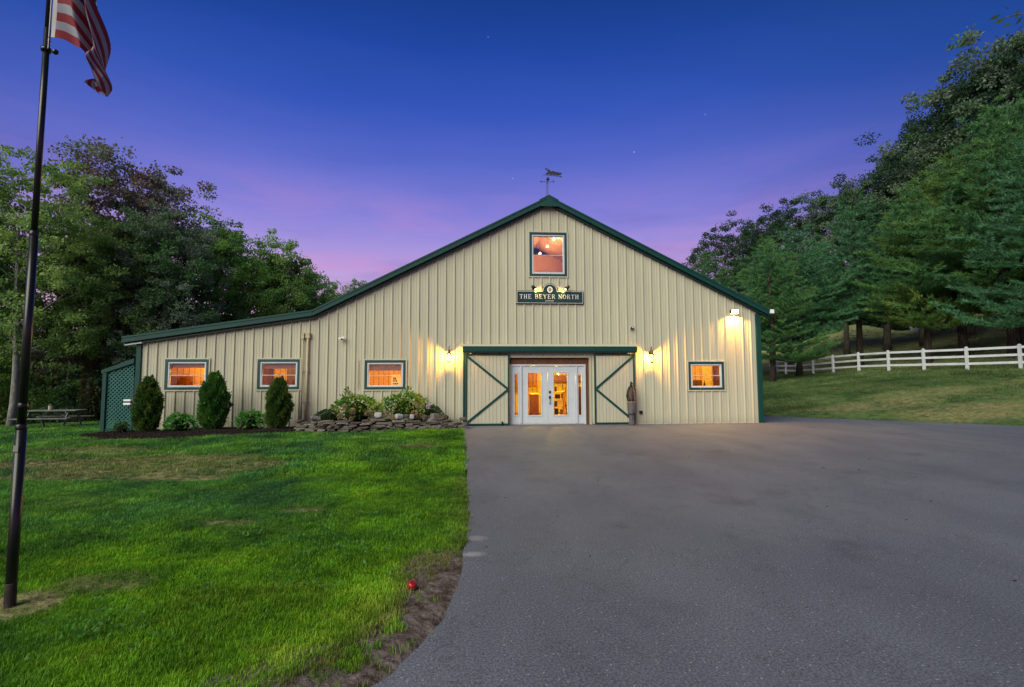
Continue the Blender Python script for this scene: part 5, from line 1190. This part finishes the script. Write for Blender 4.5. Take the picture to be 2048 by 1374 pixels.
g2 = np.random.default_rng(5); n = 60000; a = g2.uniform(-64, -6, n); P = np.stack([a, 34+g2.normal(size=n)*2.5+(a+30)*.12, -1.5+g2.random(n)**.8*(5.2+1.6*np.sin(a*.5)+1.1*np.sin(a*1.3))], 1)
o = obj('distant_woods', np_mesh('distant_woods', leaf_quads(P, g2.normal(size=(n, 3)), .45, .32, g2), 4, L_dark)); tag(o, 'dark mass of distant woods beyond the left lawn', 'woods', kind='stuff')

n = 50000; th_ = g2.uniform(.30, .98, n); rr_ = g2.uniform(88, 96, n); xx_ = rr_*np.sin(th_); yy_ = -17+rr_*np.cos(th_)
P = np.stack([xx_, yy_, hgt(xx_, yy_)-.5+g2.random(n)**.8*(9+2.5*np.sin(th_*23)+1.5*np.sin(th_*61))], 1)
o = obj('hilltop_woods', np_mesh('hilltop_woods', leaf_quads(P, g2.normal(size=(n, 3)), .75, .5, g2), 4, L_dark)); tag(o, 'dark mass of woods along the top of the hill behind the pines', 'woods', kind='stuff')

# white pines: whorls of near level boughs carrying soft needle plumes
def pine(seed, H, Rr, cb, tr, dens=1.0, droop=.12):
    rg = random.Random(seed); ng = np.random.default_rng(seed); mb = MB(); pts = [(.1*math.sin(i*.8+seed), .1*math.cos(i*.7), -.3+(H+.3)*i/10) for i in range(11)]
    mb.tube(pts, [tr*(1-i/10)**.85+.012+(.3*tr if i == 0 else 0) for i in range(11)], 9); T = []; z = cb
    for k in range(5):  # dead stubs below the crown
        a = rg.uniform(0, 6.28); zz_ = rg.uniform(cb*.45, cb); mb.tube([(0, 0, zz_), (math.cos(a)*.8, math.sin(a)*.8, zz_+.1)], [.03, .01], 4)
    while z < H-.25:
        v = (z-cb)/(H-cb); prof = (.80+v*1.0 if v < .2 else 1)*(1-max(0, v-.10)/.92)**.72
        nb = rg.randint(4, 6); a0 = rg.uniform(0, 6.28)
        for b_ in range(nb):
            a = a0+b_*6.283/nb+rg.uniform(-.35, .35); L = max(.4, Rr*prof*rg.uniform(.60, 1.18)); up = .04+.62*v*v+.12*v; dz = rg.uniform(-.28, .28)
            B = []
            for i in range(6):
                u = i/5; B.append(Vector((math.cos(a)*L*u, math.sin(a)*L*u, z+dz+L*(up*u-droop*math.sin(u*math.pi)*1.1+.20*u*u*u))))
            mb.tube(B, [.035*L/3+.008, .028*L/3+.006, .02*L/3+.005, .013*L/3+.004, .008, .004], 4, False)
            u = .16 if L > 1.5 else .05; sd = 1
            while u < 1.0:
                j = min(u*5, 4.999); i0 = int(j); p = B[i0].lerp(B[i0+1], j-i0); SL_ = (.16+.36*(1-abs(u-.45)*1.3))*L*rg.uniform(.6, 1.15); SL_ = min(max(SL_, .3), 2.0)
                aa = a+sd*rg.uniform(.6, 1.0); q = .0
                nq = max(2, int(SL_/.135*dens))
                for w in range(nq):
                    f_ = (w+.6)/nq; T.append((p.x+math.cos(aa)*SL_*f_, p.y+math.sin(aa)*SL_*f_, p.z+rg.uniform(-.03, .05)+SL_*(.10*f_+.12*f_*f_), math.cos(aa), math.sin(aa)))
                sd = -sd; u += .30/max(L, .6)*rg.uniform(.8, 1.2)
            T.append((B[5].x, B[5].y, B[5].z, math.cos(a), math.sin(a)))
        z += rg.uniform(.70, 1.1)*(1.2-.6*v)
    T = np.array(T); nn = 17; n = len(T); base = np.repeat(T[:, :3], nn, 0)+ng.normal(size=(n*nn, 3))*[.055, .055, .03]
    ax_ = np.repeat(np.concatenate([T[:, 3:5], np.full((n, 1), .75)], 1), nn, 0); D = unit(unit(ax_)+ng.normal(size=(n*nn, 3))*.62)
    L = ng.uniform(.18, .32, n*nn)[:, None]; S = unit(np.cross(D, unit(ng.normal(size=(n*nn, 3)))))*.021
    V = np.stack([base-S, base+S, base+D*L], 1).reshape(-1, 3)
    return mb, V
def PK(*a, **k):
    t = TreeKind(*pine(*a, **k), bark_d); t.k = 3; return t
P1 = PK(31, 12, 4.6, 2.2, .24); P2 = PK(32, 14, 4.6, 4.6, .26); P3 = PK(33, 13, 4.9, 4.1, .25, droop=.15); P4 = PK(34, 14.5, 4.7, 5.2, .27)
print('tris pines', len(P1.V)//3, len(P2.V)//3, len(P3.V)//3)
GP = 'white pines on the bank right of the barn'
P1.place('pine_tree', 'nearest pine to the corner of the barn, its trunk before the fence', 21.8, 17.7, L_pine, .84, .4, GP)
P3.place('pine_tree', 'second pine from the barn with low sweeping boughs', 25.7, 20.3, L_pine2, .90, 1.9, GP)
P2.place('pine_tree', 'dark pine behind the barn corner above the gutter', 21.5, 26.5, L_pine, .84, 2.4, GP)
P3.place('pine_tree', 'broad mid green pine behind the middle of the fence', 30.9, 20.5, L_pine2, 1.02, 3.0, GP)
P2.place('pine_tree', 'pine with a bare trunk behind the fence left of the yellow green pine', 31.4, 14.9, L_pine, .90, .9, GP)
P1.place('pine_tree', 'yellow green pine with a bare trunk behind the fence', 33.3, 14.4, L_pine3, 1.18, 4.4, GP)
P2.place('pine_tree', 'tall pine with twin standing neighbour behind the right fence post', 33.0, 11.0, L_pine, 1.12, 5.1, GP)
P3.place('pine_tree', 'tall green pine just right of the twin trunks', 34.2, 11.2, L_pine, 1.20, 2.7, GP)
P1.place('pine_tree', 'large blue green pine cut by the right edge of the frame', 31.8, 7.2, L_pine2, 1.06, .0, GP)
P4.place('pine_tree', 'pine at the right edge behind the blue green one', 37.2, 9.5, L_pine, 1.18, 1.2, GP)
P2.place('pine_tree', 'pine between the barn side pines and the broad one', 27.8, 27.5, L_pine, .92, 4.1, GP)
P4.place('pine_tree', 'tall dark pine on the upper slope at the right', 40.5, 16.5, L_pine, 1.2, 3.3, GP)
GU = 'broadleaf trees on the upper slope'
for i, (K, x, y, s, m, lab) in enumerate((
        (D4, 25.2, 31.0, .92, L_dark, 'feathery tree against the pink sky left of the right hand pines'), (D4, 29.5, 32.6, 1.05, L_dark, 'tallest feathery tree in the pink gap'), (D4, 33.6, 33.6, 1.12, L_dark, 'feathery tree at the right of the pink gap'),
        (D2, 37.6, 30.6, 1.14, L_grey, 'dark round tree rising right of the pink gap'), (D1, 40.0, 28.0, 1.18, L_dark, 'second dark crown along the ridge line'), (D2, 41.5, 25.6, 1.26, L_grey, 'third dark crown along the ridge line'),
        (D1, 44.2, 24.2, 1.48, L_dark, 'big dark crown high on the ridge line'), (D2, 45.8, 21.2, 1.68, L_grey, 'highest dark crown at the upper right'), (D1, 47.5, 18.0, 1.66, L_dark, 'dark crown at the right edge under the overhanging leaves'),
        (D2, 62.1, 51.8, 1.4, L_dark, 'far tree with a pale trunk left of the upper fence'), (D1, 51.3, 36.2, 1.2, L_dark, 'tree with a pale trunk by the upper fence'), (D2, 49.5, 27.0, 1.0, L_dark, 'tree with a grey trunk behind the upper fence'), (D1, 53.5, 26.6, 1.2, L_dark, 'tree with a pale trunk at the right end of the upper fence'))):
    K.place('deciduous_tree', lab, x, y, m, s, i*1.7, GU, bark_l if i >= 9 else None)

# overhanging tree whose twig reaches into the top right corner
ot = thing('overhanging_tree', 'tree outside the frame whose leafy twig hangs into the top right corner', 'tree', (10.2, -11.6, 0))
MB().tube([(0, 0, -.2), (.05, 0, 2.4), (0, .1, 4.6), (-.1, .1, 6.2)], [.16, .12, .09, .04], 10).build('trunk', bark_m, ot, smooth=True)
tipw = Vector((0, -DCAM, 1.6))+(Fv+R2*((2012-1024)/997.67)+U2*((687-34)/997.67))*6.0; tl_ = tipw-Vector((10.2, -11.6, 0))
br = MB(); br.tube([(0, .1, 4.4), tl_*.5+Vector((0, 0, 2.5)), tl_+Vector((.35, -.05, .06)), tl_], [.04, .025, .010, .004], 6); br.build('limb', bark_m, ot)
g2 = np.random.default_rng(3); LV = []
for (dx, dy, dz, ax_, az, L) in ((-.06, 0, .03, -1, -.45, .17), (.0, .0, .0, -1, -.6, .18), (.10, .02, -.05, -1, -.5, .14), (.14, 0, .05, -1, -.55, .18), (.2, .02, .14, -.25, -1, .16), (.22, .0, .02, -.8, -.9, .15), (.05, .0, .1, -.6, .5, .05), (.0, 0, .12, -.7, .6, .04), (.26, 0, -.06, -.9, -.7, .17), (.3, 0, .1, -.3, -1, .17)):
    P = np.array([[tl_.x+dx, tl_.y+dy, tl_.z+dz]]); D = np.array([[ax_, .1, az]]); LV.append(leaf_quads(P, D, L, L*.30, g2, .05))
k = 900; P = g2.normal(size=(k, 3))*[.6, .6, .5]+[.9, .2, 6.3]; LV.append(leaf_quads(P, g2.normal(size=(k, 3)), .15, .06, g2))
obj('crown', np_mesh('crown', np.concatenate(LV), 4, L_dark), ot)

# ------------------------------------------------------------------ small things on the ground
ap = thing('apple', 'red apple lying on the soil at the edge of the lawn', 'apple', (-.47, -13.32, .028))
MB().lathe([(.004, -.026), (.018, -.030), (.033, -.016), (.037, .004), (.030, .022), (.014, .029), (.003, .021)], n=18).build('fruit', apple_m, ap, smooth=True); MB().tube([(0, 0, .02), (.004, .003, .043)], .0018, 5).build('stalk', L_stem, ap); ap.rotation_euler = (.5, .3, 0)
o = obj('fallen_leaf', np_mesh('fallen_leaf', leaf_quads(np.array([[-1.06, -14.9, .02]]), np.array([[1, .2, .05]]), .05, .03, rg, .1), 4, mat('orange_leaf', (.5, .10, .03), .7, .2))); tag(o, 'small orange leaf on the dark soil near the drive', 'leaf')
o = obj('fallen_leaf', np_mesh('fallen_leaf', leaf_quads(np.array([[6.15, -8.75, .006]]), np.array([[1, .2, .02]]), .09, .05, rg, .1), 4, chip_m)); tag(o, 'dark leaf lying on the asphalt at the right', 'leaf')

k = 150; xs = rng.uniform(-.2, 12, k); ys = rng.uniform(-14, -.4, k); P = np.stack([xs, ys, np.full(k, .004)], 1)
tag(obj('drive_litter', np_mesh('drive_litter', leaf_quads(P, rng.normal(size=(k, 3))*[1, 1, .12], rng.uniform(.010, .04, k), rng.uniform(.008, .018, k), rng, .1), 4, chip_m)), 'tiny dark bits of leaf and grit scattered on the asphalt', 'litter', kind='stuff')
# ------------------------------------------------------------------ grass: instanced clumps
gb = bpy.data.materials.new('grass_blades'); gb.use_nodes = True; t = gb.node_tree; t.nodes.clear()
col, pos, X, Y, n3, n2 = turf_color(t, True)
edg = N(t, 'ShaderNodeMapRange'); edg.inputs['From Min'].default_value = -13.2; edg.inputs['From Max'].default_value = -15.2; t.links.new(Y, edg.inputs[0])
at = N(t, 'ShaderNodeAttribute'); at.attribute_name = 'dryness'; at.attribute_type = 'INSTANCER'
tan = ramp(t, [(.3, (.13, .12, .035)), (.7, (.30, .235, .10))]); t.links.new(n3, tan.inputs[0])
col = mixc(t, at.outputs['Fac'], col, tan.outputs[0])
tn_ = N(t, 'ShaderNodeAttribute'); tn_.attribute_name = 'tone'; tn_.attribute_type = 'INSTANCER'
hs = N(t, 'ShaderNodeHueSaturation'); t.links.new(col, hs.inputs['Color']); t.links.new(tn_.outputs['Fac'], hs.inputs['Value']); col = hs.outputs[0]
d = N(t, 'ShaderNodeBsdfPrincipled'); d.inputs['Roughness'].default_value = .55; d.inputs['Specular IOR Level'].default_value = .25; t.links.new(col, d.inputs['Base Color'])
tl = N(t, 'ShaderNodeBsdfTranslucent'); t.links.new(col, tl.inputs[0]); mx = N(t, 'ShaderNodeMixShader'); mx.inputs[0].default_value = .35
t.links.new(d.outputs[0], mx.inputs[1]); t.links.new(tl.outputs[0], mx.inputs[2]); oo = N(t, 'ShaderNodeOutputMaterial'); t.links.new(mx.outputs[0], oo.inputs[0])
def clump(seed, nbl, rad_, h, w):
    g2 = random.Random(seed); V = []; F = []
    for i in range(nbl):
        a = g2.uniform(0, 6.28); r_ = rad_*math.sqrt(g2.random()); bx, by = r_*math.cos(a), r_*math.sin(a); hh = h*g2.uniform(.5, 1.15); la_ = g2.uniform(0, 6.28); ln = g2.uniform(.15, .75)*hh
        dx, dy = math.cos(la_)*ln, math.sin(la_)*ln; sx, sy = -math.sin(la_)*w/2, math.cos(la_)*w/2; k = len(V)
        V += [(bx-sx, by-sy, -.01), (bx+sx, by+sy, -.01), (bx+dx*.35+sx*.8, by+dy*.35+sy*.8, hh*.6), (bx+dx*.35-sx*.8, by+dy*.35-sy*.8, hh*.6), (bx+dx, by+dy, hh)]
        F += [(k, k+1, k+2, k+3), (k+3, k+2, k+4)]
    me = bpy.data.meshes.new('grass_clump'); me.from_pydata(V, [], F); me.update(); me.materials.append(gb); return me
def scatter(name, label, P, src, yaw, scl, attrs, cat):
    coll = bpy.data.collections.new(name+'_source')
    for i, me in enumerate(src): coll.objects.link(bpy.data.objects.new(f'{chr(97+i)}_clump', me))
    me = bpy.data.meshes.new(name); me.vertices.add(len(P)); me.vertices.foreach_set('co', P.astype(np.float32).ravel())
    a = me.attributes.new('rot', 'FLOAT_VECTOR', 'POINT'); a.data.foreach_set('vector', yaw.astype(np.float32).ravel())
    a = me.attributes.new('scl', 'FLOAT', 'POINT'); a.data.foreach_set('value', scl.astype(np.float32))
    a = me.attributes.new('idx', 'INT', 'POINT'); a.data.foreach_set('value', rng.integers(0, len(src), len(P)).astype(np.int32))
    for k_, v_ in attrs.items():
        a = me.attributes.new(k_, 'FLOAT', 'POINT'); a.data.foreach_set('value', v_.astype(np.float32))
    o = obj(name, me); tag(o, label, cat, kind='stuff')
    g = bpy.data.node_groups.new(name, 'GeometryNodeTree'); g.interface.new_socket('Geometry', in_out='INPUT', socket_type='NodeSocketGeometry'); g.interface.new_socket('Geometry', in_out='OUTPUT', socket_type='NodeSocketGeometry')
    gi = g.nodes.new('NodeGroupInput'); go = g.nodes.new('NodeGroupOutput'); ip = g.nodes.new('GeometryNodeInstanceOnPoints'); ci = g.nodes.new('GeometryNodeCollectionInfo')
    ci.inputs['Collection'].default_value = coll; ci.inputs['Separate Children'].default_value = True; ci.inputs['Reset Children'].default_value = True
    def na(n_, ty):
        q = g.nodes.new('GeometryNodeInputNamedAttribute'); q.data_type = ty; q.inputs['Name'].default_value = n_; return q.outputs['Attribute']
    g.links.new(gi.outputs[0], ip.inputs['Points']); g.links.new(ci.outputs[0], ip.inputs['Instance']); ip.inputs['Pick Instance'].default_value = True
    g.links.new(na('idx', 'INT'), ip.inputs['Instance Index']); g.links.new(na('rot', 'FLOAT_VECTOR'), ip.inputs['Rotation']); g.links.new(na('scl', 'FLOAT'), ip.inputs['Scale'])
    g.links.new(ip.outputs[0], go.inputs[0]); md = o.modifiers.new('scatter', 'NODES'); md.node_group = g
    return o
rgp = np.random.default_rng(77)
def fbm(X_, Y_, s, seed):
    r_ = np.random.default_rng(seed); v = np.zeros_like(X_)
    for i in range(5):
        a = r_.uniform(0, 6.28); f = s*(1.7**i); v += np.sin((X_*math.cos(a)+Y_*math.sin(a))*f+r_.uniform(0, 6))*np.sin((X_*math.sin(a)-Y_*math.cos(a))*f*1.1+r_.uniform(0, 6))/(1.35**i)
    return v/2.2
def sample(x0, x1, y0, y1, dens): 
    n = int((x1-x0)*(y1-y0)*dens); return rgp.uniform(x0, x1, n), rgp.uniform(y0, y1, n)
def view_mask(X_, Y_, mg=1.12):
    a = X_*math.cos(TH)-(Y_+DCAM)*math.sin(TH); z = X_*math.sin(TH)+(Y_+DCAM)*math.cos(TH); return (z > -.5) & (np.abs(a) < (z+1.2)*mg+.8)
parts = []
for (x0, x1, y0, y1, dens, kind) in ((-4.6, .1, -16.6, -12.2, 1150, 0), (-9, .1, -12.2, -8.6, 420, 1), (-6, -3.9, -16.8, -12.2, 400, 1), (-16, .1, -8.6, -4.2, 210, 2), (-20, .1, -4.2, -1.0, 150, 2), (-28, -10.9, -1.0, 10, 70, 3)):
    X_, Y_ = sample(x0, x1, y0, y1, dens); parts.append(np.stack([X_, Y_, np.full(len(X_), kind)], 1))
Q = np.concatenate(parts); X_, Y_, K_ = Q.T
e = edge_x(Y_); dist = e-X_
keep = (X_ < e-.01+.03*np.sin(Y_*23)+.02*np.sin(Y_*57)) & view_mask(X_, Y_) & ~in_poly(X_, Y_, bo) & ~((X_ > -5.4) & (X_ < -.3) & (Y_ > np.interp(X_, [p[0] for p in WALLC], [p[1] for p in WALLC])-.10)) & ~((X_ > -12.05) & (X_ < 0) & (Y_ > -.2))
# bare soil by the drive
nzv = fbm(X_, Y_, 3.1, 4)+.6*fbm(X_, Y_, 9, 5)
soilw = np.interp(-Y_, [12.2, 12.7, 13.2, 13.8, 14.4, 15.2, 16.2], [0, .08, .30, .33, .44, .62, .85])
bare = (dist < soilw*(1+.55*nzv)) & (Y_ < -12.3)
keep &= ~(bare & (rgp.random(len(X_)) > .03))
keep &= ~((((X_+3.27)/.24)**2+((Y_+13.42)/.2)**2 < 1+.4*nzv) & (rgp.random(len(X_)) > .1))
# thin in the dry patches
dryv = np.zeros_like(X_)
for (cx, cy, rx, ry, st__) in DRY: dryv = np.maximum(dryv, np.clip(1.35-((X_-cx)/rx)**2-((Y_-cy)/ry)**2, 0, 1)*st__)
keep &= ~((dryv*(1+.4*nzv) > .35) & (rgp.random(len(X_)) < .5))
X_, Y_, K_, dist, dryv, nzv = X_[keep], Y_[keep], K_[keep], dist[keep], dryv[keep], nzv[keep]; n = len(X_)
bump_ = fbm(X_, Y_, 1.3, 8); scl = np.choose(K_.astype(int), [.95, 1.1, 1.4, 1.9])*(1+.26*bump_)*rgp.uniform(.75, 1.25, n)*(1-.35*dryv)
dryn = np.clip(.85*np.exp(-np.maximum(dist, 0)/.16)*(Y_ < -9)+ .9*np.exp(-((dist-soilw[keep])/.14)**2)*(Y_ < -12.6)*(nzv > -.3)+ .8*(dryv > .3)*rgp.random(n)*.8, 0, .9)*rgp.uniform(.3, 1, n)
tone = np.clip(.98+.42*fbm(X_, Y_, 1.9, 15)+.32*fbm(X_, Y_, 5.5, 16)+rgp.normal(size=n)*.16, .38, 1.8)
rot = np.stack([rgp.normal(size=n)*.12, rgp.normal(size=n)*.12, rgp.uniform(0, 6.28, n)], 1)
near = K_ < 1.5
src_n = [clump(i, 16, .042, .035, .0040) for i in range(6)]; src_f = [clump(20+i, 14, .06, .045, .008) for i in range(5)]
Pg = np.stack([X_, Y_, hgt(X_, Y_)-.004], 1)
for nm, msk, src, lab in (('lawn_grass_near', near, src_n, 'lush green lawn grass in the foreground'), ('lawn_grass_far', ~near, src_f, 'mown lawn grass between the foreground and the barn')):
    scatter(nm, lab, Pg[msk], src, rot[msk], scl[msk], {'dryness': dryn[msk], 'tone': tone[msk]}, 'grass')
print('lawn clumps', n)
# bank and hill
parts = []
for (x0, x1, y0, y1, dens) in ((11.5, 34, -13, 12, 34), (14, 50, 12, 34, 12), (34, 66, 10, 50, 5)):
    a, b_ = sample(x0, x1, y0, y1, dens); parts.append(np.stack([a, b_], 1))
Q = np.concatenate(parts); X_, Y_ = Q.T; s_v = (X_-12.11)*.654+(Y_-3.02)*.756; keep = (s_v > .06) & view_mask(X_, Y_, 1.08) & (Y_ > -14); X_, Y_, s_v = X_[keep], Y_[keep], s_v[keep]; n = len(X_)
dryv = np.zeros_like(X_)
for (cx, cy, rx, ry, st__) in DRY: dryv = np.maximum(dryv, np.clip(1.35-((X_-cx)/rx)**2-((Y_-cy)/ry)**2, 0, 1)*st__)
k2 = ~((dryv*(1+.8*fbm(X_, Y_, 1.2, 33)) > .35) & (rgp.random(n) < .55)); X_, Y_, dryv, s_v = X_[k2], Y_[k2], dryv[k2], s_v[k2]; n = len(X_)
far_s = np.where(s_v > 14, 1.5, 1.0)
src_b = [clump(40+i, 16, .14, .075, .016) for i in range(5)]
scatter('bank_grass', 'rough grass on the bank and hillside right of the barn', np.stack([X_, Y_, hgt(X_, Y_)-.01], 1), src_b, np.stack([rgp.normal(size=n)*.1, rgp.normal(size=n)*.1, rgp.uniform(0, 6.28, n)], 1),
        (1+.3*fbm(X_, Y_, .9, 21))*rgp.uniform(.7, 1.2, n)*(1-.4*dryv)*far_s*np.where(s_v < 1, .7, 1), {'dryness': np.clip(dryv*rgp.random(n)*1.0, 0, .9), 'tone': np.clip(1+.3*fbm(X_, Y_, .7, 3)+rgp.normal(size=n)*.12, .5, 1.5)}, 'grass')
print('bank clumps', n)
# broad leaved weeds and clover in the near lawn
def weed(seed, n_, L_, w_):
    g2 = np.random.default_rng(seed); th = g2.random(n_)*6.28; P = np.stack([np.cos(th)*.02, np.sin(th)*.02, np.full(n_, .02)+g2.random(n_)*.02], 1)
    D = np.stack([np.cos(th), np.sin(th), g2.uniform(.2, .9, n_)], 1); return np_mesh('weed', leaf_quads(P, D, g2.uniform(.6, 1.1, n_)*L_, w_, g2, .05), 4, weed_m)
weed_m = leaf_mat('weed_leaves', (.04, .15, .02), (.08, .24, .04), (.10, .24, .05), nscale=4)
xs, ys = rgp.uniform(-3.6, -.15, 900), rgp.uniform(-15.6, -11.2, 900); w_ok = (fbm(xs, ys, 1.6, 50) > .16) & (xs < edge_x(ys)-.05); xs, ys = xs[w_ok], ys[w_ok]; n = len(xs)
scatter('lawn_weeds', 'broad leaved weeds and clover scattered in the near lawn', np.stack([xs, ys, hgt(xs, ys)+.012], 1), [weed(i, 6, .036, .022) for i in range(4)], np.stack([np.zeros(n), np.zeros(n), rgp.uniform(0, 6.28, n)], 1), rgp.uniform(.5, 1.3, n), {}, 'weeds')
# soil crumbs on the bare edge
xs, ys = rgp.uniform(-2.2, .0, 9000), rgp.uniform(-16, -12.3, 9000); sw_ = np.interp(-ys, [12.2, 12.7, 13.2, 13.8, 14.4, 15.2, 16.2], [0, .08, .30, .33, .44, .62, .85]); dd = edge_x(ys)-xs; kk = (dd > .0) & (dd < sw_*1.2); xs, ys = xs[kk], ys[kk]
P = np.stack([xs, ys, hgt(xs, ys)-.008+rgp.random(len(xs))*.008], 1)
me = np_mesh('soil_crumbs', leaf_quads(P, rgp.normal(size=(len(P), 3))*[1, 1, .5], rgp.uniform(.004, .016, len(P)), .008, rgp, .4), 4, mat('soil_crumb', (.09, .065, .055), .95, .1))
tag(obj('soil_crumbs', me), 'loose soil crumbs along the edge of the driveway', 'soil', kind='stuff')
